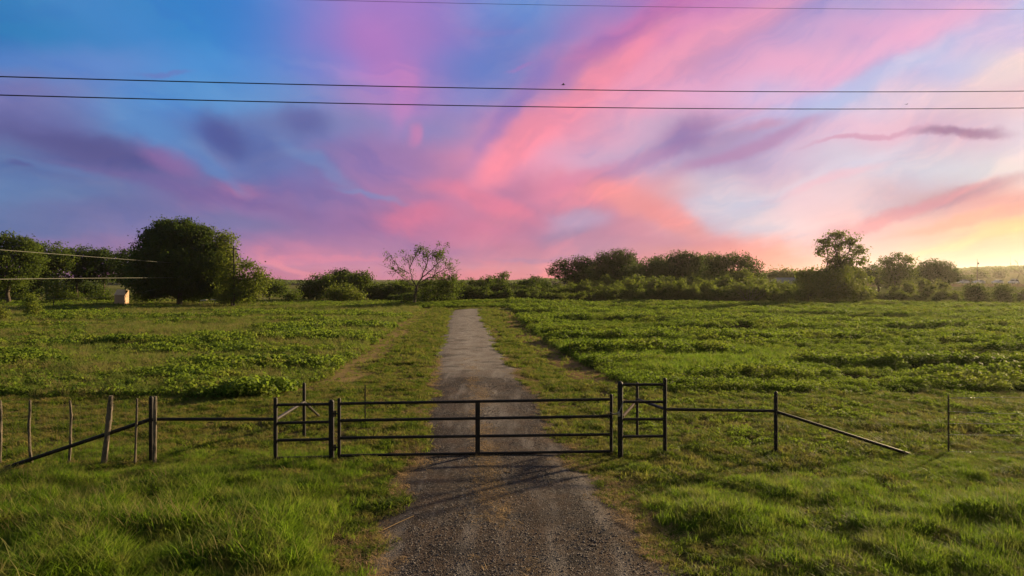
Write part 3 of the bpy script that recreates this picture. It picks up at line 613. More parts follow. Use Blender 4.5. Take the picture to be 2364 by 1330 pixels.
# left row
G = 'row of trees along the left edge of the field'
tree('leafy_tree', 'tall tree at the far left edge with two ragged top sprigs', 'tree', 20, 104, [(5,600,48,45),(35,580,38,32),(18,552,16,14,1.3),(62,566,18,15,1.3),(20,640,50,30),(62,610,28,30)], 'tree', group=G, seed=1, trunk=.25)
tree('leafy_tree', 'tree with sloping top, second from the left edge', 'tree', 108, 112, [(105,595,45,30),(85,575,22,16),(135,605,30,25),(105,635,40,25),(75,640,30,25)], 'tree', group=G, seed=2, trunk=.2)
tree('leafy_tree', 'flat topped tree with sky gaps low in its crown, third from the left', 'tree', 178, 116, [(172,600,36,26),(195,588,26,16),(150,592,20,16),(178,632,34,22,.7),(205,620,25,22)], 'oak', group=G, seed=3, trunk=.18)
tree('leafy_tree', 'dark tree with several thin trunks just left of the tan shed', 'tree', 240, 118, [(240,602,34,24),(228,592,22,14),(262,610,25,22),(240,634,34,20,.8)], 'oak', group=G, seed=4, trunk=.16)
tree('leafy_tree', 'dark tree directly beside the big oak, leaning over the tan shed', 'tree', 312, 108, [(295,602,34,26),(318,628,34,30),(288,640,30,20),(330,600,25,20)], 'oak', group=G, seed=5, trunk=.16)
tree('understory_shrub', 'dark shrubbery low under the left tree row, left of the young bush', 'shrub', 45, 122, [(20,672,45,14),(70,674,35,12),(45,662,40,14)], 'oak', seed=61, trunk=.08)
tree('understory_shrub', 'dark shrubbery low under the tree row, right of the young bush', 'shrub', 190, 124, [(170,676,30,12),(215,674,30,12),(190,664,35,12)], 'oak', seed=62, trunk=.08)
for lab_, x_, y_, w2_ in (('ragged undergrowth at the foot of the farthest left tree', 25, 108, 36), ('ragged undergrowth between the second and third trees from the left', 150, 112, 34), ('undergrowth in the shade just left of the tan shed', 236, 110, 26), ('undergrowth between the tan shed and the oak trunk', 335, 103, 36), ('low undergrowth right of the oak trunk beside the timber rack', 445, 101, 30), ('tangled undergrowth below the light tree right of the rack', 548, 96, 34)):
    tree('understory_shrub', lab_, 'shrub', x_, y_, [(x_ - w2_ * .6, 687, w2_ * .6, 10), (x_, 682, w2_ * .5, 13), (x_ + w2_ * .6, 688, w2_ * .6, 9)], 'tree', leaf=.2, seed=int(x_) + 700, trunk=.05, group='undergrowth below the left trees')
tree('oak_tree', 'largest round dark green oak standing left of the drive', 'tree', 414, 97, [(415,560,66,42),(375,590,52,48),(352,640,46,38),(440,610,74,52),(492,610,44,50),(400,660,72,26),(395,532,42,20),(450,540,40,20),(480,665,48,25),(340,668,30,18),(350,560,24,22),(352,540,15,12),(472,538,16,12),(505,572,18,14),(382,519,17,9),(430,516,15,8),(324,602,14,16),(335,635,22,18),(520,600,18,18)], 'oak', leaf=.25, dens=9, seed=6, trunk=.34, per=16, inner=.3)
tree('vine_covered_tree', 'lighter tree hugging the right side of the big oak', 'tree', 535, 93, [(512,548,26,14,.8),(528,562,16,18,.7),(520,610,24,40),(545,645,30,32),(575,612,22,10,.8),(598,632,18,12,.7),(590,655,28,22),(530,680,36,18),(565,680,30,18)], 'light', leaf=.24, dens=6, seed=7, trunk=.14)
tree('round_shrub', 'dark rounded shrub on the right of the lighter tree by the utility pole', 'shrub', 622, 128, [(620,662,32,20),(640,668,20,16)], 'tree', seed=8, trunk=.1)
tree('young_tree', 'light green young tree in front of the dark left tree row', 'tree', 124, 88, [(124,672,18,22,.9),(116,655,9,14,.9),(133,660,9,12,.9)], 'light', leaf=.2, seed=9, trunk=.06, sig=.25)
tree('tall_weed', 'leafy yellow green weed standing tall at the left edge of the field', 'weed', 74, 68, [(78,722,13,18),(66,700,11,18),(62,688,5,9)], 'light', leaf=.16, dens=14, seed=10, trunk=.03, sig=.16)
tree('tall_weed', 'low bushy weed cut by the left picture edge', 'weed', 4, 62, [(4,735,12,16),(0,722,8,10)], 'light', leaf=.15, dens=12, seed=63, trunk=.03, sig=.16)
# middle distance
G = 'trees and bushes in the middle distance left of the drive'
tree('bushy_tree', 'dark tree at the left end of the middle clump', 'tree', 738, 118, [(735,664,34,24),(715,672,22,18),(752,650,22,16)], 'tree', group=G, seed=11, trunk=.14)
tree('bushy_tree', 'dark round tree at the top of the middle clump', 'tree', 790, 122, [(785,648,30,22),(770,660,28,24),(795,636,20,10)], 'oak', group=G, seed=12, trunk=.16, dens=8)
tree('bushy_tree', 'tree with a leaning leafy top on the right of the middle clump', 'tree', 830, 120, [(825,645,26,16),(842,642,14,12),(835,668,30,22),(860,672,24,16)], 'tree', group=G, seed=13, trunk=.14)
tree('round_bush', 'light green round bush in front of the middle clump', 'bush', 795, 110, [(788,674,30,17),(815,684,22,10),(772,682,18,12)], 'light', group=G, seed=14, trunk=.06)
tree('round_bush', 'small isolated bush left of the middle clump', 'bush', 676, 104, [(676,682,14,10),(672,688,12,8)], 'tree', group=G, seed=15, trunk=.05)
tree('bushy_tree', 'low dark tree in the gap between the middle clump and the bare tree', 'tree', 905, 120, [(900,672,34,18),(930,662,28,14),(880,680,24,12)], 'tree', group=G, seed=16, trunk=.1)
tree('round_bush', 'dark low bush hiding the left foot of the sparse tree', 'bush', 934, 97, [(938,694,15,11),(928,698,12,8)], 'oak', leaf=.2, seed=71, trunk=.05)
tree('round_bush', 'spreading green bush at the right foot of the sparse tree', 'bush', 1000, 103, [(985,684,20,12),(1012,680,24,14),(1040,684,18,10)], 'tree', leaf=.22, seed=72, trunk=.05)
tree('sapling', 'narrow sapling poking above the hedge beyond the driveway end', 'tree', 1160, 118, [(1158,642,13,9,.8),(1166,634,7,6,.8),(1158,658,15,10)], 'tree', leaf=.24, seed=17, trunk=.07, sig=.3)
tree('bushy_tree', 'small dark rounded tree at the left foot of the big right grove', 'tree', 1238, 122, [(1238,656,22,14),(1222,668,24,16),(1256,668,24,16)], 'oak', seed=18, trunk=.12)
# right grove
G = 'grove of big dark trees right of the drive'
tree('grove_tree', 'spreading tree at the left end of the right grove with an airy drooping limb', 'tree', 1330, 134, [(1276,628,14,10,.8),(1300,612,20,12,.8),(1338,606,22,14),(1322,634,32,20),(1345,655,34,22)], 'oak', group=G, seed=19, trunk=.3)
tree('grove_tree', 'tallest domed tree of the right grove, second from its left end', 'tree', 1410, 140, [(1405,602,34,20),(1440,596,28,18),(1380,625,36,24),(1430,628,44,26),(1400,652,50,24)], 'oak', group=G, seed=20, trunk=.35)
tree('grove_tree', 'lower grove tree filling the dip between the two highest domes', 'tree', 1500, 137, [(1500,620,30,20),(1480,640,38,24),(1520,650,34,20)], 'oak', group=G, seed=21, trunk=.28)
tree('grove_tree', 'domed tree in the middle of the right grove', 'tree', 1580, 138, [(1570,598,28,17),(1600,598,22,14),(1550,618,34,20),(1600,628,38,26),(1570,655,46,20)], 'oak', group=G, seed=22, trunk=.32)
tree('grove_tree', 'flat topped tree at the right end of the right grove with bright gaps', 'tree', 1690, 132, [(1655,605,32,17,.8),(1695,600,34,14,.8),(1730,616,24,18,.8),(1745,642,18,20),(1665,632,40,22),(1710,645,36,22)], 'oak', group=G, seed=23, trunk=.3)
tree('grove_tree', 'low dark tree behind the gap between the leftmost grove tree and the tallest dome', 'tree', 1365, 146, [(1360,628,24,20),(1370,655,44,24)], 'oak', group=G, seed=51, trunk=.25)
tree('grove_tree', 'dark tree behind the dip right of the tallest dome', 'tree', 1462, 146, [(1462,618,26,18),(1460,645,44,28)], 'oak', group=G, seed=52, trunk=.25)
tree('grove_tree', 'dark tree filling the notch left of the middle dome', 'tree', 1530, 147, [(1520,608,24,16),(1535,640,44,30)], 'oak', group=G, seed=53, trunk=.25)
tree('grove_tree', 'dark tree between the middle dome and the flat topped right end', 'tree', 1634, 146, [(1630,606,26,16),(1635,640,46,30)], 'oak', group=G, seed=54, trunk=.25)
tree('grove_tree', 'yellow green tree in the shade at the right foot of the grove', 'tree', 1748, 120, [(1742,668,26,20),(1760,655,14,12)], 'bush', group=G, seed=24, trunk=.1)
tree('distant_tree', 'pale green trees behind the grey roofed house', 'tree', 1802, 215, [(1785,634,20,9),(1812,632,22,10),(1838,638,18,10)], 'light', leaf=.5, dens=2.2, seed=25, trunk=.2, sig=.7)
tree('airy_tree', 'tall airy tree with gaps in its high crown, right of the house roof', 'tree', 1925, 108, [(1935,544,26,12,.55),(1960,556,22,14,.45),(1905,560,22,13,.5),(1895,580,18,14,.42),(1930,578,22,14,.30),(1980,580,20,18,.42),(1915,602,22,14,.38),(1965,604,22,14,.35),(1994,600,12,10,.45),(1946,600,24,18,.40),(1938,566,18,14,.35),
     (1940,622,34,20,.9),(1915,640,40,26),(1865,640,28,24),(1975,640,30,24),(1930,672,50,24),(1880,675,34,22),(1985,675,24,20)], 'bush', leaf=.26, dens=7, seed=26, trunk=.26, per=13, sig=.30, nl=14, shell=.9, inner=.5)
tree('bright_bush', 'yellow green bush at the foot of the tall airy tree', 'bush', 1865, 103, [(1862,672,24,24),(1882,652,20,16),(1908,640,20,16),(1945,636,22,18),(1968,662,22,18),(1905,672,26,16)], 'light', leaf=.2, seed=27, trunk=.06)
tree('airy_tree', 'airy backlit tree on the right of the tallest airy tree', 'tree', 2066, 150, [(2045,604,18,11,.6),(2072,596,20,10,.6),(2098,600,14,8,.6),(2058,622,26,14,.8),(2090,620,22,14,.7),(2070,642,34,16)], 'tree', leaf=.3, dens=5, seed=28, trunk=.24, sig=.38)
tree('broad_tree', 'broad dark tree behind the airy trees with its crown reaching low', 'tree', 2028, 160, [(2020,632,24,18),(2040,648,34,14)], 'oak', leaf=.3, dens=5, seed=29, trunk=.22, sig=.45)
tree('broad_tree', 'brownish round crowned tree nearest the parked cars', 'tree', 2165, 165, [(2140,622,24,18),(2175,622,28,18),(2200,638,20,14),(2150,642,40,14),(2120,636,20,16)], 'oak', leaf=.3, dens=5.5, seed=30, trunk=.26, sig=.42)
tree('distant_tree', 'low round tree behind the leftmost parked cars', 'tree', 2240, 262, [(2240,646,14,7),(2232,648,12,6)], 'tree', leaf=.5, dens=2.4, seed=31, trunk=.2, sig=.7)
tree('distant_tree', 'tree behind the thin pole in the far yard', 'tree', 2262, 420, [(2262,632,9,9),(2268,640,10,8)], 'tree', leaf=.9, dens=1, seed=32, trunk=.3, sig=1.2)
tree('distant_tree', 'small tree beyond the gap between the right hand cars', 'tree', 2312, 430, [(2312,631,8,8),(2310,638,9,6)], 'tree', leaf=.9, dens=1, seed=33, trunk=.3, sig=1.2)

# sparse half dead tree beside the end of the drive
def sparse_tree():
    Y = 98.0; s_ = Y / F; bx = W2(955, Y); r = np.random.default_rng(77); t_ = empty('sparse_tree', (bx, Y, float(hz(bx, Y))), 'sparse half dead tree with bare spreading branches left of the driveway end', 'tree')
    bz = float(hz(bx, Y))
    def w(px, py, dep=0.0): return np.array([W2(px, Y) - bx, dep, Z2(py, Y) - bz])
    mb = MB(); Cs = []
    limb(mb, w(955,708), w(962,664), .24, .2, r, 4, .03, 8); f0 = w(962,664)
    limbs = [([(962,664),(950,645),(945,620),(938,600),(930,592)],.13,.5),([(945,632),(925,620),(912,605),(904,590)],.08,.25),([(945,620),(952,605),(960,590),(968,574)],.09,1.2),
             ([(962,664),(975,640),(985,612),(990,590),(1003,582)],.15,1.2),([(975,640),(998,622),(1015,605),(1022,592)],.11,1.2),([(968,655),(1000,640),(1025,622),(1040,618)],.11,1.5),
             ([(966,660),(1000,652),(1035,645),(1048,640)],.10,2.0),([(985,612),(975,598),(978,585)],.06,.8),([(962,664),(948,655),(930,640),(918,628),(910,622)],.08,.7),([(1000,640),(1012,612),(1008,592)],.07,1.1),
             ([(968,664),(990,672),(1020,668),(1045,660)],.09,2.6),([(925,620),(915,625),(906,640)],.03,.0),([(950,645),(940,650),(925,648)],.04,.6)]
    for pts, r0, lf in limbs:
        dep = 0.0; prev = w(*pts[0]); dslope = r.uniform(-.7, .7)
        for i, q in enumerate(pts[1:], 1):
            dep += dslope * .9; cur = w(*q, dep); ra, rb = r0 * (1 - (i - 1) / len(pts)), r0 * (1 - i / len(pts)); ra, rb = ra * .8, rb * .8; limb(mb, prev, cur, ra, max(rb, .02), r, 3, .07, 5)
            for k in range(7):
                d = r.normal(size=3) * .8 + (cur - prev) / (np.linalg.norm(cur - prev) + .01) * .9 + np.array([0, 0, .4]); Ld = r.uniform(.5, 1.5); e = cur * r.uniform(.6, 1) + prev * 0 ; st = prev + (cur - prev) * r.uniform(.3, 1); e = st + d * Ld * .55
                limb(mb, st, e, .022, .008, r, 3, .1, 4)
                if lf > 0 and i >= 2:
                    for j in range(r.poisson(lf * 1.2)): Cs.append(e + r.normal(size=3) * .22)
            prev = cur
        if lf > 0:
            for j in range(int(5 * lf)): Cs.append(prev + r.normal(size=3) * .35)
    for (px, py, rx, ry, n_) in [(1000,655,30,10,60),(1035,655,22,14,70),(1020,672,30,10,70),(985,675,22,12,50),(1048,668,14,12,40),(1005,640,25,8,25)]:
        for k in range(n_): Cs.append(w(px + r.normal() * rx * .5, py + r.normal() * ry * .5, r.normal() * 1.1))
    Cs = np.array(Cs); k = r.integers(9, 20, len(Cs)); idx = np.repeat(np.arange(len(Cs)), k); C = Cs[idx] + r.normal(size=(len(idx), 3)) * .22; Nn = r.normal(size=(len(C), 3)); Nn /= np.linalg.norm(Nn, axis=1)[:, None]
    V, Q = leaves_np(C, Nn, .21, r, .65); mb.build('trunk', M['bark'], t_); link('crown', mesh_np('crown', V, Q, M['tree'], False, {'tint': np.repeat(r.uniform(0, 1, len(C)), 4)}), t_)
sparse_tree()
def bare_tree(name, label, cat, px, Y, tips, r0, seed, twigs=5):
    r = np.random.default_rng(seed); bx = W2(px, Y); bz = float(hz(bx, Y)); mb = MB()
    for (tx, ty) in tips:
        e = np.array([W2(tx, Y) - bx, r.uniform(-1.2, 1.2), Z2(ty, Y) - bz]); p = limb(mb, (0, 0, -.1), e, r0, r0 * .2, r, 7, .05, 5)
        for k in range(twigs):
            i = int(r.integers(3, 7)); d = np.array(p[-1]) - np.array(p[0]); d = d / np.linalg.norm(d) + r.normal(size=3) * .5; limb(mb, p[i], np.array(p[i]) + d * r.uniform(.4, 1.1), r0 * .22, r0 * .06, r, 3, .1, 4)
    o = mb.build(name, M['deadbark'], None, None, True, (bx, Y, bz)); return tag(o, label, cat)
bare_tree('bare_shrub', 'leafless grey shrub with fanned stems against the hedge under the grove', 'shrub', 1731, 106, [(1700,655),(1715,650),(1728,646),(1742,652),(1755,650),(1768,658),(1690,668),(1776,672)], .05, 4)
bare_tree('bare_tree', 'leafless tree whose thin twigs enter at the right edge', 'tree', 2388, 96, [(2343,606),(2352,600),(2368,590),(2400,585),(2420,600),(2344,668)], .07, 9, 7)

# hedge bushes: a few kinds, copied
def bush_proto(name, label, cat, group, mat, seed, tall=1.0, up=False):
    r = np.random.default_rng(seed); bl = []
    if up:
        for k in range(4): bl.append(((r.uniform(-.5, .5), r.uniform(-.5, .5), 1.0 + k * .45), (.75 - .13 * k, .75 - .13 * k, .7), 1.0))
    else:
        for k in range(7): bl.append(((r.uniform(-.9, .9), r.uniform(-.7, .7), r.uniform(.5, 1.7)), (r.uniform(.55, .9), r.uniform(.55, .9), r.uniform(.5, .8)), 1.0))
    o = empty(name, (0, 0, 0), label, cat, group); C, Nn = crown_np(bl, r, .16, 34, 16, .19, .6, .3); kz = C[:, 2] > .02; C, Nn = C[kz], Nn[kz]
    V, Q = leaves_np(C, Nn, .20, r, .65); mb = MB()
    for b_ in bl[:5]: limb(mb, (r.normal() * .08, r.normal() * .08, -.15), b_[0], .035, .015, r, 4, .08, 4)
    mb.build('stems', M['bark'], o); link('foliage', mesh_np('foliage', V, Q, M[mat], False, {'tint': np.repeat(r.uniform(0, 1, len(C)), 4)}), o); return o
HG = [('hedge bushes behind the driveway end and left meadow', 'dark green bush in the hedge beyond the driveway end', 'tree'),
      ('shrubs of the thicket in front of the grove', 'bushy green shrub in the thicket in front of the right grove', 'bush'),
      ('backlit shrubs at the right end of the field', 'backlit olive shrub at the far right end of the crop field', 'bush')]
protos = []
for gi_, (grp, lab, mt) in enumerate(HG): protos.append([bush_proto('hedge_bush', lab, 'bush', grp, mt, 300 + gi_ * 10 + k, 1, k % 2 == 1) for k in range(4)])
used = set()
LM = [(700,'left of the middle clump'),(860,'in front of the middle clump'),(930,'between the middle clump and the sparse tree'),(1000,'behind the sparse tree'),(1060,'just left of where the drive ends'),(1115,'straight beyond the end of the drive'),(1175,'under the narrow sapling'),(1240,'right of the narrow sapling'),
(1300,'under the left end of the grove'),(1360,'under the drooping limbed grove tree'),(1410,'left under the tallest grove dome'),(1465,'right under the tallest grove dome'),(1520,'under the dip in the grove'),(1570,'left under the middle grove dome'),(1620,'right under the middle grove dome'),(1680,'left of the bare grey shrub'),(1750,'around the bare grey shrub'),(1800,'in front of the house roof'),(1870,'between the house roof and the tall airy tree'),
(2030,'by the tall airy tree'),(2090,'below the backlit airy tree'),(2150,'left below the round crowned tree'),(2230,'left of the large dark rounded bush'),(9999,'beside the twin topped bush')]
ORD = ['first','second','third','fourth','fifth','sixth','seventh','eighth','ninth','tenth','eleventh','twelfth']
hedge = []
def label_hedge():
    import collections
    seg = collections.defaultdict(list)
    for o, px, row in hedge:
        seg[(next(i for i, l in enumerate(LM) if px <= l[0]), row)].append((px, o))
    for (i, row), lst in seg.items():
        for k, (px, o) in enumerate(sorted(lst, key=lambda q: q[0])):
            what = ['hedge bush', 'thicket shrub', 'backlit olive shrub'][0 if px < 1262 else 1 if px < 1870 else 2]
            o['label'] = ('%s %s from left, %s row, %s' % (ORD[min(k, 11)], what, row, LM[i][1])) if len(lst) > 1 else ('lone %s of the %s row %s' % (what, row, LM[i][1]))
def put_bush(gi_, px, Y, hpx, wf=1.0, k=None):
    k = random.randrange(4) if k is None else k; p = protos[gi_][k]; x_ = W2(px, Y); z_ = float(hz(x_, Y)); h = hpx * Y / F / 2.4; sc_ = (h * wf * random.uniform(.95, 1.35), h * wf * random.uniform(.95, 1.35), h)
    if (gi_, k) not in used: used.add((gi_, k)); p.location = (x_, Y, z_); p.rotation_euler = (0, 0, random.uniform(0, 6.28)); p.scale = sc_; return p
    return copy_tree(p, (x_, Y, z_), random.uniform(0, 6.28), sc_)
# tops of the hedge in photo rows, front and back rows
prof1 = [(640,682),(700,680),(860,676),(940,664),(1000,660),(1060,656),(1110,652),(1160,654),(1210,656),(1270,662)]
for row_, (Yb, stp, dpx) in enumerate(((128, 15, 0), (119, 16, 6), (112, 19, 16))):
    px = 862 if row_ == 2 else 655
    if row_ == 0: px = 870
    while px < 1275:
        if not (row_ == 1 and px < 860):
            top = np.interp(px, [a[0] for a in prof1], [a[1] for a in prof1]) + dpx + random.uniform(-4, 5); Yq = Yb + random.uniform(-2, 2); base = HY + F * CH / Yq
            hedge.append((put_bush(0, px, Yq, base - top, 1.05), px, ('back', 'middle', 'front')[row_]))
        px += stp * random.uniform(.75, 1.25)
prof2 = [(1265,662),(1320,658),(1400,656),(1480,652),(1520,646),(1600,648),(1660,650),(1700,640),(1760,655),(1850,656)]
for row_, (Yb, stp, dpx) in enumerate(((125, 15, -2), (118, 16, 5), (110, 20, 14))):
    px = 1262
    while px < 1856:
        top = np.interp(px, [a[0] for a in prof2], [a[1] for a in prof2]) + dpx + random.uniform(-5, 7); Yq = Yb + random.uniform(-2, 2); base = HY + F * CH / Yq
        if 1775 < px < 1842: top = max(top, 658)
        hedge.append((put_bush(1, px, Yq, max(base - top, 16), 1.0), px, ('back', 'middle', 'front')[row_]))
        px += stp * random.uniform(.75, 1.3)
for (px, Yq, h_, k) in [(2012,112,28,0),(2035,110,30,2),(2062,113,34,1),(2080,109,30,0),(2105,114,42,3),(2122,110,24,2),(2148,112,38,1),(2170,109,34,0),(2190,113,30,2),(2212,110,24,3),(2345,112,22,2),(2362,110,30,0),(2385,112,34,1),(2002,108,20,2),(2130,121,46,1),(2180,122,40,3)]:
    hedge.append((put_bush(2, px, Yq, h_, 1.0, k), px, 'front' if Yq < 116 else 'back'))
label_hedge()
tree('cedar_bush', 'large dark rounded bush in front of the parked cars', 'bush', 2256, 107, [(2252,672,20,16),(2262,676,20,18),(2256,690,28,14)], 'tree', leaf=.17, dens=16, per=12, sig=.2, seed=40, trunk=.06)
tree('cedar_bush', 'twin topped dark bush near the right edge of the field', 'bush', 2316, 107, [(2305,674,12,16),(2325,674,12,16),(2316,690,22,14)], 'tree', leaf=.17, dens=16, per=12, sig=.2, seed=41, trunk=.06)

# far wood on the skyline, one mass
def far_wood():
    r = np.random.default_rng(5); prof = [(-400,640),(0,640),(560,646),(640,645),(700,648),(860,650),(1060,648),(1150,650),(1250,642),(1500,640),(1760,630),(1850,632),(2050,625),(2210,620),(2280,616),(2364,614),(2700,612)]
    pxs = np.arange(-400, 2700, 1.4); Cs = []
    for row_ in range(5):
        Yb = np.interp(pxs, [0, 1250, 1800, 2200], [820, 820, 760, 740]) * (1 - .05 * row_)
        x_ = (pxs - CX) * Yb / F; top = np.interp(pxs, [a[0] for a in prof], [a[1] for a in prof]) + row_ * 1.6 + 3.2 * (fbm(pxs * .06, pxs * 0 + row_ * 9, 88, 4) - .5)
        zt = CH - (top - HY) * Yb / F; zb = hz(x_, Yb)
        for k in range(len(pxs)):
            n_ = 10; t_ = r.uniform(0, 1, n_) ** .6; zc = zb[k] + (zt[k] - zb[k]) * t_
            if zt[k] < zb[k] + .5: continue
            Cs.append(np.stack([x_[k] + r.normal(0, 1.4, n_), Yb[k] + r.normal(0, 4, n_), zc], 1))
    C = np.concatenate(Cs); Nn = r.normal(size=(len(C), 3)) + np.array([0, 0, .5]); Nn /= np.linalg.norm(Nn, axis=1)[:, None]
    V, Q = leaves_np(C, Nn, 2.4, r, .8); o = link('far_wood', mesh_np('far_wood', V, Q, M['tree'], False, {'tint': np.repeat(r.uniform(0, 1, len(C)), 4)})); tag(o, 'distant band of woodland along the whole skyline', 'woodland', kind='stuff')
far_wood()

# ------------------------------------------------------------------ pipe fence and gate
def gp(px, pyb): Yq = gy(pyb); return W2(px, Yq), Yq
def pipe_post(name, px, yb, yt, r, label, cat='post', mat='black', parent=None, px_top=None, Y=None, n=14, sink=.25):
    Yq = Y or gy(yb); x_ = W2(px, Yq); xt = W2(px_top if px_top is not None else px, Yq); zt = Z2(yt, Yq); z0 = Z2(yb, Yq) if Y else 0.0
    mb = MB().tube([(x_, Yq, z0 - sink), (x_, Yq, z0 + .3), (xt, Yq, zt - r)], r, n, True, True)
    return mb, Vector((x_, Yq, 0)), zt
def mk_panel(label, pA, pB, rails, extra_label=None):
    """two posts joined by welded rails: pA/pB = (px, y bottom, y top, radius)"""
    (mb1, a, za), (mb2, b, zb) = pipe_post('', pA[0], pA[1], pA[2], pA[3], ''), pipe_post('', pB[0], pB[1], pB[2], pB[3], '')
    t_ = empty('fence_panel', a, label, 'fence panel', 'short pipe panels either side of the gate')
    mb1.build('post', M['black'], t_, a); mb2.build('post', M['black'], t_, a)
    for (ya, yb_) in rails:
        MB().tube([(a.x, a.y, Z2(ya, a.y)), (b.x, b.y, Z2(yb_, b.y))], .032, 12).build('rail', M['black'], t_, a)
    return t_, a, b
lp, la, lb = mk_panel('left black pipe panel of four rails that the gate hinges on', (636,1072,917,.043), (765,1062,922,.058), [(935,933),(977,974),(1017,1014),(1058,1055)])
rp, ra, rb = mk_panel('right black pipe panel, taller, with the padlock chained to its thick post', (1432,1060,880,.058), (1535,1054,872,.043), [(888,888),(928,928),(968,968),(1008,1007)])
# hinges on the left panel's thick post
for yy_ in (955, 1033):
    MB().tube([(lb.x + .05, lb.y - .01, Z2(yy_, lb.y)), (W2(783, lb.y) - .02, lb.y - .01, Z2(yy_, lb.y))], .018, 8).tube([(lb.x + .085, lb.y - .01, Z2(yy_ + 7, lb.y)), (lb.x + .085, lb.y - .01, Z2(yy_ - 7, lb.y))], .024, 8).build('hinge', M['black'], lp, la)
# gate
Yl, Yr = 14.95, 15.25
def G3(px, py):
    t_ = (px - 783) / (1411 - 783); Yq = Yl + (Yr - Yl) * t_; return Vector((W2(px, Yq), Yq, Z2(py, Yq)))
g0 = G3(783, 1057); gt = empty('farm_gate', (g0.x, g0.y, 0), 'long black four rail pipe gate closed across the gravel driveway', 'gate'); go_ = Vector((g0.x, g0.y, 0))
for (pxs_, t0, t1, rr) in ((783, 922, 1058, .038), (1411, 913, 1049, .036)):
    MB().tube([G3(pxs_, t1), G3(pxs_, (t0 + t1) / 2), G3(pxs_, t0)], rr, 14, True, True).build('end_post', M['black'], gt, go_)
for (ya, yb_) in ((932, 922), (971, 961), (1011, 1003), (1052, 1042)): MB().tube([G3(785, ya), G3(1409, yb_)], .033, 12).build('rail', M['black'], gt, go_)
c0, c1 = G3(1103, 928), G3(1103, 1049); mbc = MB().box((c0 + c1) / 2, (.105, .06, abs(c0.z - c1.z))); mbc.build('centre_post', M['black'], gt, go_)
ltc = MB().tube([G3(1383, 958), G3(1425, 955)], .012, 8).tube([G3(1384, 953), G3(1384, 966)], .01, 6).tube([G3(1404, 953), G3(1404, 966)], .01, 6); ltc = ltc
for v_ in ltc.v: v_.y -= .045
ltc.build('latch_bolt', M['tpost'], gt, go_)
# chain and padlock
lk = G3(1429, 951); lk.y = ra.y - .085; lkz = Vector((W2(1429, lk.y), lk.y, Z2(955, lk.y)))
pk = empty('padlock', lkz, 'small steel padlock hanging from a chain on the thick right gate post', 'padlock')
MB().box(lkz + Vector((0, 0, -.03)), (.055, .03, .06)).build('lock_body', M['chrome'], pk, lkz)
MB().tube([lkz + Vector((.018 * math.cos(a_), 0, .0 + .04 * max(0, math.sin(a_)))) for a_ in [math.pi * i / 8 for i in range(9)]], .006, 6).build('shackle', M['chrome'], pk, lkz)
chn = MB(); A_, B_ = Vector((W2(1409, 15.1), 15.17, Z2(953, 15.1))), lkz + Vector((0, -.005, .035)); C_ = Vector((ra.x + .065, ra.y - .03, Z2(925, ra.y)))
for (s0, s1, nn, sag) in ((A_, B_, 9, .035), (B_, C_, 12, .01)):
    for i in range(nn):
        q0 = s0.lerp(s1, i / nn); q1 = s0.lerp(s1, (i + 1.1) / nn); q0.z -= sag * math.sin(math.pi * i / nn); q1.z -= sag * math.sin(math.pi * (i + 1) / nn)
        o_ = Vector((0, .008, 0)) if i % 2 else Vector((0, 0, .008)); chn.tube([q0 + o_, q1 + o_], .0032, 4).tube([q0 - o_, q1 - o_], .0032, 4)
ch_o = chn.build('chain', M['wire'], None, A_, True, A_); tag(ch_o, 'thin steel chain looped between gate end and thick right post', 'chain')

# corner posts behind the panels, with braces (one welded frame each)
def corner(label, px, yb, yt, braces, r=.04):
    mb, o_, zt = pipe_post('', px, yb, yt, r, ''); t_ = empty('corner_brace_post', o_, label, 'fence post', 'tall pipe posts standing behind the panels'); mb.build('post', M['black'], t_, o_)
    for (pa, ya, pb, yb_, Yb) in braces:
        MB().tube([(W2(pa, o_.y), o_.y, Z2(ya, o_.y)), (W2(pb, Yb), Yb, Z2(yb_, Yb))], .034, 12).build('brace', M['rust'] if pb == 1437 else M['black'], t_, o_)
    return t_
corner('tall black pipe post with two sloping braces behind the left panel', 702, 1009, 883, [(702,928,638,968,la.y + .05),(702,928,748,972,20.5)])
corner('black pipe post with grey topped brace behind the right panel', 1471, 1012, 882, [(1471,922,1533,944,rb.y + .05),(1471,925,1437,962,ra.y + .06)], .034)
mbx, o_, _z = pipe_post('', 748, 987, 966, .034, '', Y=None); MB().tube([(W2(748,20.5),20.5,-.2),(W2(748,20.5),20.5,Z2(970,20.5))],.036,10).build('brace_stub', M['black'], None, (W2(748,20.5),20.5,0), True, (W2(748,20.5),20.5,0))
tag(bpy.data.objects['brace_stub'], 'short black pipe stub where the rear left brace ends', 'fence post')

# left and right outer pipe runs
mbp, pl, _z = pipe_post('', 349, 1070, 914, .047, ''); t_ = empty('pipe_fence', pl, 'left black pipe run: end post, level rail and long sloping brace', 'fence', 'black pipe fence wings')
mbp.build('post', M['black'], t_, pl)
MB().tube([(pl.x, pl.y, Z2(968, pl.y)), (la.x, la.y, Z2(968, la.y))], .035, 12).build('rail', M['black'], t_, pl)
Yb = 14.1; MB().tube([(pl.x, pl.y, Z2(968, pl.y)), (W2(-14, Yb), Yb, Z2(1089, Yb)), (W2(-80, 13.9), 13.9, -.1)], .04, 12).build('brace', M['black'], t_, pl)
mbp, pr_, _z = pipe_post('', 1791, 1051, 903, .043, ''); t_ = empty('pipe_fence', pr_, 'right black pipe run: end post, level rail and brace sloping into the grass', 'fence', 'black pipe fence wings')
mbp.build('post', M['black'], t_, pr_)
MB().tube([(rb.x, rb.y, Z2(945, rb.y)), (pr_.x, pr_.y, Z2(949, pr_.y))], .035, 12).build('rail', M['black'], t_, pr_)
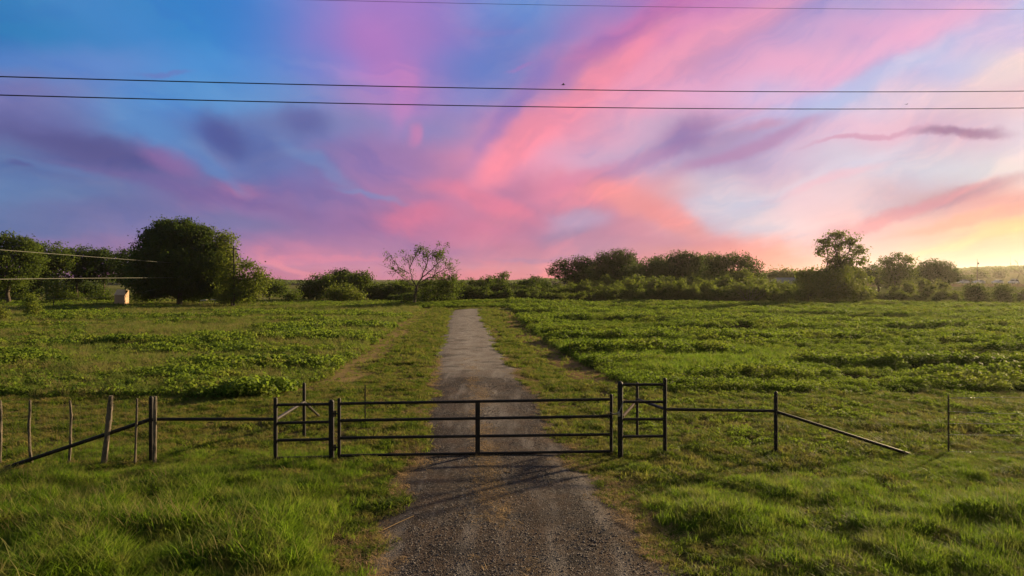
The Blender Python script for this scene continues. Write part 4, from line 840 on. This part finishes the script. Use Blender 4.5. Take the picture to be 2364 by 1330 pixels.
MB().tube([(pr_.x, pr_.y, Z2(950, pr_.y)), (W2(2094, 15.3), 15.3, Z2(1047, 15.3)), (W2(2130,15.35), 15.35, -.12)], .034, 12).build('brace', M['black'], t_, pr_)

# wooden posts of the wire fence on the left: each its own gnarled shape
def wood_post(label, pts, yb, r, seed, mid=None):
    """pts: photo (x, y) from foot to tip"""
    random.seed(seed); Yq = gy(yb); P_ = []; R_ = []
    n_ = len(pts)
    for i, (px, py) in enumerate(pts):
        P_.append((W2(px, Yq), Yq + random.uniform(-.01, .01), Z2(py, Yq))); R_.append(r * (1.08 - .25 * i / n_) * random.uniform(.88, 1.12))
    P_ = [(P_[0][0], P_[0][1], -.25)] + P_; R_ = [r * 1.05] + R_
    # subdivide for bumps
    Q_, S_ = [], []
    for i in range(len(P_) - 1):
        for k in range(4):
            t_ = k / 4; Q_.append(tuple(Vector(P_[i]).lerp(Vector(P_[i + 1]), t_))); S_.append((R_[i] * (1 - t_) + R_[i + 1] * t_) * random.uniform(.9, 1.1))
    Q_.append(P_[-1]); S_.append(R_[-1] * .85); o0 = (P_[0][0], Yq, 0)
    mb = MB().tube(Q_, S_, 9, True, False, .07)
    if r > .05:
        k = mb.v[-9:]; 
    o = mb.build('wooden_post', M['wood'], None, o0, True, o0); return tag(o, label, 'fence post', 'wooden posts of the left wire fence')
wood_post('pale wooden post cut by the left picture edge', [(0,1070),(1,1000),(2,960),(0,925)], 1072, .032, 1)
wood_post('thin crooked wooden post, second from the left edge', [(73,1078),(70,1040),(66,980),(69,950),(69,924)], 1080, .030, 2)
wood_post('thin bent wooden post between the crooked post and the thick leaning one', [(159,1074),(163,1030),(163,1000),(165,960),(162,925)], 1077, .027, 3)
wood_post('thickest leaning wooden post of the left fence', [(240,1074),(246,1020),(251,980),(253,945),(256,914)], 1078, .058, 4)
wood_post('very thin wooden stake just left of the black end post', [(312,1074),(313,1020),(315,970),(317,920)], 1077, .022, 5)
wood_post('tall wooden post strapped against the black steel end post', [(356,1072),(358,1020),(358,960),(359,915)], 1074, .038, 6)
# wire mesh between the wooden posts
def wire_strands(name, label, cat, segs, mat, r=.0022, group=None, n=5):
    mb = MB()
    for seg in segs: mb.tube(seg, r, n)
    o0 = Vector(segs[0][0]); return tag(mb.build(name, M[mat], None, o0, True, o0), label, cat, group)
sg = []
for yy_ in (930, 944, 960, 978, 997, 1017, 1038, 1056):
    sg.append([(W2(-60, 14.2), 14.25, Z2(yy_ + 3, 14.25)), (W2(69, 14.35), 14.36, Z2(yy_ + 1, 14.35)), (W2(163, 14.4), 14.44, Z2(yy_, 14.4)), (W2(252, 14.4), 14.47, Z2(yy_ - 1, 14.4)), (W2(345, 14.55), 14.6, Z2(yy_, 14.55))])
for px in np.arange(-50, 345, 13): sg.append([(W2(px, 14.42), 14.42, Z2(1062, 14.42)), (W2(px + 2, 14.42), 14.42, Z2(932, 14.42))])
wire_strands('wire_mesh', 'faint woven wire mesh stretched over the wooden posts', 'wire fence', sg, 'tpost', .0014)
# steel T posts
def t_post(label, px, yb, yt, group=None):
    Yq = gy(yb); x_ = W2(px, Yq); zt = Z2(yt, Yq); mb = MB().box((x_, Yq, zt / 2 - .1), (.035, .006, zt + .2)).box((x_, Yq + .018, zt / 2 - .1), (.006, .03, zt + .2))
    for k in range(int(zt / .06)): mb.box((x_, Yq - .008, .08 + k * .06), (.012, .01, .018))
    o = mb.build('t_post', M['tpost'], None, (x_, Yq, 0), False, (x_, Yq, 0)); return tag(o, label, 'fence post', group)
t_post('thin dark steel stake in the grass behind the gate hinge', 843, 979, 889)
t_post('slender steel stake carrying barbed wire right of the sloping brace', 2190, 1049, 912, 'steel stakes')
t_post('slender steel stake carrying barbed wire beyond the right picture edge', 2560, 1045, 908, 'steel stakes')
# barbed wires on the right
sg = []; bY = gy(1049)
for (ya, ym, yb_) in ((919, 917, 917), (949, 954, 953), (977, 978, 979), (1003, 1004, 1004), (1042, 1043, 1043)):
    pts = [(W2(px, bY - .03), bY - .03, Z2(np.interp(px, [2190, 2290, 2560], [ya, ym, yb_]), bY)) for px in range(2190, 2561, 30)]; sg.append(pts)
    for px in np.arange(2204, 2550, 9.0):
        c_ = Vector((W2(px, bY - .03), bY - .03, Z2(np.interp(px, [2190, 2290, 2560], [ya, ym, yb_]), bY))); a_ = random.uniform(0, 3.14); d_ = Vector((.006, math.cos(a_) * .013, math.sin(a_) * .013)); sg.append([c_ - d_, c_ + d_])
wire_strands('barbed_wire', 'five glinting barbed wire strands at the right edge', 'barbed wire', sg, 'wire', .0042, None, 4)

# ------------------------------------------------------------------ overhead cables
def cable(label, pts, r, mat='cable', grp='dark overhead power lines', name='power_line'):
    """pts: (photo x, photo y, distance)"""
    P_ = [np.array([W2(a, c), c, Z2(b, c)]) for a, b, c in pts]; ts = np.linspace(0, len(P_) - 1, 60); A = np.array(P_); Q_ = []
    xs_ = A[:, 0]; cf = [np.polyfit(xs_, A[:, k], min(2, len(P_) - 1)) for k in (1, 2)]
    for xq in np.linspace(xs_[0], xs_[-1], 60): Q_.append((xq, float(np.polyval(cf[0], xq)), float(np.polyval(cf[1], xq))))
    o0 = Q_[0]; return tag(MB().tube(Q_, r, 6).build(name, M[mat], None, o0, True, o0), label, 'power line', grp)
cable('upper of the two dark cables crossing the whole sky', [(-700,152,9.6),(0,178,12),(800,200.5,14.5),(1600,211,17),(2364,208,19.5),(3000,200,21.5)], .0105)
cable('lower of the two dark cables crossing the whole sky', [(-700,198,9.6),(0,219,12),(800,241,14.5),(1600,252,17),(2364,247,19.5),(3000,238,21.5)], .0105)
cable('faint topmost cable grazing the upper picture edge', [(300,-14,13),(1040,10,15.5),(1500,17,17),(2364,19,19.5),(3000,17,21.5)], .004)
GL = 'pale cables running to the oak on the left'
cable('upper pale cable sloping down in front of the left tree row', [(-300,553,46),(0,576,54),(200,592,64),(375,606,90),(400,607,96)], .017, 'cablegrey', GL, 'service_cable')
cable('lower pale cable sagging in front of the left tree trunks', [(-300,644,46),(0,647,54),(200,650,64),(375,644,88),(420,640,97)], .019, 'cablegrey', GL, 'service_cable')
cable('short pale cable just left of the oak top', [(306,571,94),(365,578,97)], .018, 'cablegrey', GL, 'service_cable')
cable('short pale cable disappearing into the oak low down', [(335,673,93),(420,655,97)], .018, 'cablegrey', GL, 'service_cable')
cable('thin fence wire low under the left tree row', [(-100,683,80),(120,690,82),(245,686,84)], .012, 'cablegrey', GL, 'service_cable')
cable('pale guy wire at the foot of the light tree, right of the oak', [(598,672,95),(622,706,95)], .025, 'cablegrey', GL, 'service_cable')

# utility poles
Yp = 92.0; x_ = W2(540, Yp); t_ = empty('utility_pole', (x_, Yp, 0), 'wooden utility pole half hidden by the tree right of the oak', 'utility pole'); o_ = Vector((x_, Yp, 0))
MB().tube([(x_, Yp, -.3), (x_, Yp, Z2(568, Yp))], [.15, .10], 10).build('pole', M['polewood'], t_, o_)
MB().box((x_ + .1, Yp - .14, Z2(574, Yp)), (1.7, .1, .12), 0, (0, math.radians(14))).build('crossarm', M['polewood'], t_, o_)
for dx_ in (-.6, .65): MB().tube([(x_ + .1 + dx_, Yp - .14, Z2(574, Yp) - dx_ * .25 + .05), (x_ + .1 + dx_, Yp - .14, Z2(574, Yp) - dx_ * .25 + .25)], .05, 8).build('insulator', M['whiteboard'], t_, o_)
Yp = 240.0; x_ = W2(2256, Yp); z_ = float(hz(x_, Yp)); o_ = Vector((x_, Yp, z_)); t_ = empty('utility_pole', o_, 'thin tall pole with a dark box near its top beside the parked cars', 'utility pole')
MB().tube([(x_, Yp, z_ - .3), (x_, Yp, Z2(618, Yp)), (x_, Yp, Z2(598, Yp))], [.13, .10, .04], 8).build('pole', M['polewood'], t_, o_)
MB().tube([(x_ + .42, Yp, Z2(610.5, Yp)), (x_ + .42, Yp, Z2(606.3, Yp))], .26, 10).build('transformer', M['tpost'], t_, o_)

# ------------------------------------------------------------------ shed, loading rack, house
Yp = 98.0; x_ = W2(281, Yp); o_ = Vector((x_, Yp, 0)); w_ = 1.35; d_ = 1.5; hb = Z2(681, Yp); ht = Z2(669.5, Yp)
t_ = empty('small_shed', o_, 'small tan box shed with a sloping front roof under the left trees', 'shed', rz=math.radians(8))
MB().poly([(-w_/2,-d_/2,0),(w_/2,-d_/2,0),(w_/2,-d_/2,hb),(-w_/2,-d_/2,hb),(-w_/2,d_/2,0),(w_/2,d_/2,0),(w_/2,d_/2,ht-.1),(-w_/2,d_/2,ht-.1)],
          [(0,1,2,3),(5,4,7,6),(1,5,6,2),(4,0,3,7)]).build('wall', M['tan'], t_, None, False)
MB().poly([(-w_/2-.05,-d_/2-.06,hb-.03),(w_/2+.08,-d_/2-.06,hb-.03),(w_/2-.2,d_/2*.2,ht),(-w_/2,d_/2*.2,ht+.02),(-w_/2-.05,d_/2+.05,ht-.12),(w_/2,d_/2+.05,ht-.12),(-w_/2-.05,-d_/2-.06,hb+.03),(w_/2+.08,-d_/2-.06,hb+.03),(w_/2-.2,d_/2*.2,ht+.06),(-w_/2,d_/2*.2,ht+.08),(-w_/2-.05,d_/2+.05,ht-.05),(w_/2,d_/2+.05,ht-.05)],
          [(6,7,8,9),(9,8,11,10),(3,2,1,0),(4,5,2,3),(0,1,7,6),(1,2,8,7),(2,5,11,8),(5,4,10,11),(4,3,9,10),(3,0,6,9)]).build('roof', M['tandark'], t_, None, False)
MB().box((.1, -d_/2 - .012, hb * .42), (.55, .02, hb * .75)).build('door', M['tan'], t_, None, False)
Yp = 95.0; x_ = W2(480, Yp); o_ = Vector((x_, Yp, 0)); t_ = empty('loading_rack', o_, 'old timber rack with white boards under the oak edge', 'rack')
for (a, b, yt, lean) in ((463,460,699,0),(474,468,697,.3),(486,480,700,.4),(495,496,692,0),(508,505,698,.1)):
    MB().tube([(W2(a, Yp), Yp, -.1), (W2(b, Yp), Yp + lean * .3, Z2(yt, Yp))], .05, 6).build('post', M['wood'], t_, o_)
MB().box((W2(471, Yp), Yp, Z2(693, Yp)), (.75, .5, .14), 0, (0, math.radians(-6))).build('top_board', M['whiteboard'], t_, o_, False)
MB().box((W2(492, Yp), Yp + .1, Z2(692, Yp)), (.65, .4, .1), 0, (0, math.radians(4))).build('top_board', M['whiteboard'], t_, o_, False)
MB().tube([(W2(458, Yp), Yp - .06, Z2(702, Yp)), (W2(512, Yp), Yp - .06, Z2(701, Yp))], .035, 6).build('rail', M['wood'], t_, o_)
# house
Yp = 150.0; x_ = W2(1812, Yp); z_ = float(hz(x_, Yp)); o_ = Vector((x_, Yp, z_)); t_ = empty('house', o_, 'low house with a grey shingle hip roof behind the hedge', 'house')
hw, hd = 3.4, 3.2; ze = Z2(655, Yp) - z_; zr = Z2(641, Yp) - z_
MB().box((0, 0, ze / 2 - .3), (2 * hw - .5, 2 * hd - .5, ze + .6)).build('wall', M['housewall'], t_, None, False)
MB().poly([(-hw, -hd, ze), (hw, -hd, ze), (hw, hd, ze), (-hw, hd, ze), (-hw + 1.6, 0, zr), (hw - .6, 0, zr), (-hw, -hd, ze - .15), (hw, -hd, ze - .15), (hw, hd, ze - .15), (-hw, hd, ze - .15)],
          [(0,1,5,4),(1,2,5),(2,3,4,5),(3,0,4),(6,7,1,0),(7,8,2,1),(8,9,3,2),(9,6,0,3),(9,8,7,6)]).build('roof', M['roof'], t_, None, False)
for wx in (-1.6, 1.2):
    wf = MB().box((wx, -hd + .22, ze * .5), (1.2, .08, 1.0)).build('window', M['whiteboard'], t_, None, False); MB().box((wx, -hd + .165, ze * .5), (1.0, .03, .8)).build('pane', M['glass'], wf, None, False)

# ------------------------------------------------------------------ parked cars
def car(label, px, Y, rz, suv=False, pick=False, scale=1.0):
    x_ = W2(px, Y); z_ = float(hz(x_, Y)) ; t_ = empty('parked_car', (x_, Y, z_), label, 'car', 'cars parked in the far yard', rz)
    Hh = 1.78 if suv else 1.45
    low = [(-2.3,.35),(-2.32,.62),(-2.2,.86),(-1.2,.98),(-1.0,1.0),(1.5,1.02),(2.15,.98),(2.3,.75),(2.28,.38)]
    top = [(-.95,1.0),(-.25,Hh-.04),(.1,Hh),(1.2,Hh-.03),(1.55,Hh-.12),(2.05 if suv else 1.75,1.02)]
    if pick: top = [(-.8,1.0),(-.2,Hh-.04),(.1,Hh),(.9,Hh-.02),(1.0,1.02)]
    def ext(mb, prof, w0, w1):
        n_ = len(prof); zs = [q[1] for q in prof]; zlo, zhi = min(zs), max(zs); vs = []
        for sgn in (-1, 1):
            for (a, b) in prof: vs.append((a, sgn * (w0 + (w1 - w0) * (b - zlo) / (zhi - zlo)), b))
        fs = [tuple(reversed(range(n_))), tuple(range(n_, 2 * n_))] + [(i, (i + 1) % n_, n_ + (i + 1) % n_, n_ + i) for i in range(n_)]; mb.poly(vs, fs); return mb
    mb = ext(MB(), low, .90, .86); ext(mb, top, .84, .64); mb.build('body', M['carpaint'], t_, None, False)
    gl = MB(); gp_ = [(q[0] * .96 + .02, 1.0 + (q[1] - 1.0) * .82) for q in top]; ext(gl, gp_, .855, .70); 
    gl.build('side_windows', M['glass'], t_, None, False)
    a, b = top[0], top[1]; MB().poly([(a[0] - .02, -.72, a[1] + .04), (a[0] - .02, .72, a[1] + .04), (b[0] - .05, .60, b[1] - .06), (b[0] - .05, -.60, b[1] - .06), (a[0] + .05, -.72, a[1] + .04), (a[0] + .05, .72, a[1] + .04), (b[0] + .02, .60, b[1] - .06), (b[0] + .02, -.60, b[1] - .06)], [(3,2,1,0),(4,5,6,7),(0,1,5,4),(1,2,6,5),(2,3,7,6),(3,0,4,7)]).build('windscreen', M['glass'], t_, None, False)
    for wx in (-1.42, 1.38):
        for wy in (-.82, .82):
            w_ = MB().tube([(wx, wy - .11, .33), (wx, wy + .11, .33)], .33, 16).build('wheel', M['rubber'], t_); MB().tube([(wx, wy - .125, .33), (wx, wy + .125, .33)], .19, 12).build('rim', M['chrome'], w_)
    for wy in (-.62, .62):
        MB().box((-2.27, wy, .70), (.12, .36, .16)).build('headlight', M['chrome'], t_, None, False)
    return t_
car('low white car furthest left of the four parked cars', 2223, 236, math.radians(24))
car('white car parked behind the large dark bush, second from left', 2259, 240, math.radians(20))
car('white car, third from left among the parked cars', 2303, 244, math.radians(28))
car('tall white sport utility car parked furthest right', 2340, 236, math.radians(32), True)

# ------------------------------------------------------------------ birds and sticks
def bird(px, py, Y, s_, label, rz):
    c = Vector((W2(px, Y), Y, Z2(py, Y))); t_ = empty('flying_bird', c, label, 'bird', None, rz)
    MB().tube([(-.5*s_,0,-.02*s_),(-.38*s_,0,0),(-.15*s_,0,.01*s_),(.1*s_,0,.02*s_),(.3*s_,0,.03*s_),(.42*s_,0,.035*s_),(.52*s_,0,.03*s_)], [.02*s_,.045*s_,.10*s_,.12*s_,.08*s_,.055*s_,.01*s_], 8).build('body', M['feather'], t_)
    for sg_ in (-1, 1):
        MB().poly([(.22*s_,sg_*.08*s_,.05*s_),(-.12*s_,sg_*.08*s_,.04*s_),(-.18*s_,sg_*.5*s_,.20*s_),(-.05*s_,sg_*.85*s_,.14*s_),(.15*s_,sg_*.5*s_,.22*s_),(.22*s_,sg_*.08*s_,.07*s_),(-.12*s_,sg_*.08*s_,.06*s_),(-.18*s_,sg_*.5*s_,.215*s_),(-.05*s_,sg_*.85*s_,.15*s_),(.15*s_,sg_*.5*s_,.24*s_)],[(0,1,2,3,4),(9,8,7,6,5),(0,5,6,1),(1,6,7,2),(2,7,8,3),(3,8,9,4),(4,9,5,0)]).build('wing', M['feather'], t_, None, False)
bird(1300, 196, 38, .24, 'small dark bird in flight just above the upper power line', .1)
bird(2093, 241, 60, .2, 'tiny dark bird in flight just above the lower power line on the right', .4)
def stick(pts, r, label):
    Pq = [(W2(a, gy(b)), gy(b), .055 + h_ + r) for a, b, h_ in pts]; o0 = Pq[0]; return tag(MB().tube(Pq, r, 6).build('dry_stick', M['straw'], None, o0, True, o0), label, 'stick')
stick([(882,1234,0),(915,1220,.015),(955,1201,.01)], .006, 'long dry straw stalk lying on the left side of the gravel')
stick([(1163,1096,0),(1172,1099,.01),(1182,1098.5,0)], .009, 'short pale stick lying mid driveway just before the gate')

# ------------------------------------------------------------------ haze: a closed box of thin air round everything
hm, nt = mat_new('haze'); N = NT(nt)
pv = N.n('ShaderNodeVolumePrincipled', {'Color': (1.0, .93, .84, 1), 'Density': .00011, 'Anisotropy': .70}); ho = N.n('ShaderNodeOutputMaterial'); nt.links.new(pv.outputs[0], ho.inputs['Volume'])
hm.cycles.homogeneous_volume = True
hb_ = MB().box((0, 0, 0), (1, 1, 1)); ho_ = hb_.build('haze', hm, None, None, False); ho_.scale = (4200, 2200, 44); ho_.location = (0, 800, 44 / 2 - 6); tag(ho_, 'thin warm evening haze', 'haze', kind='stuff')
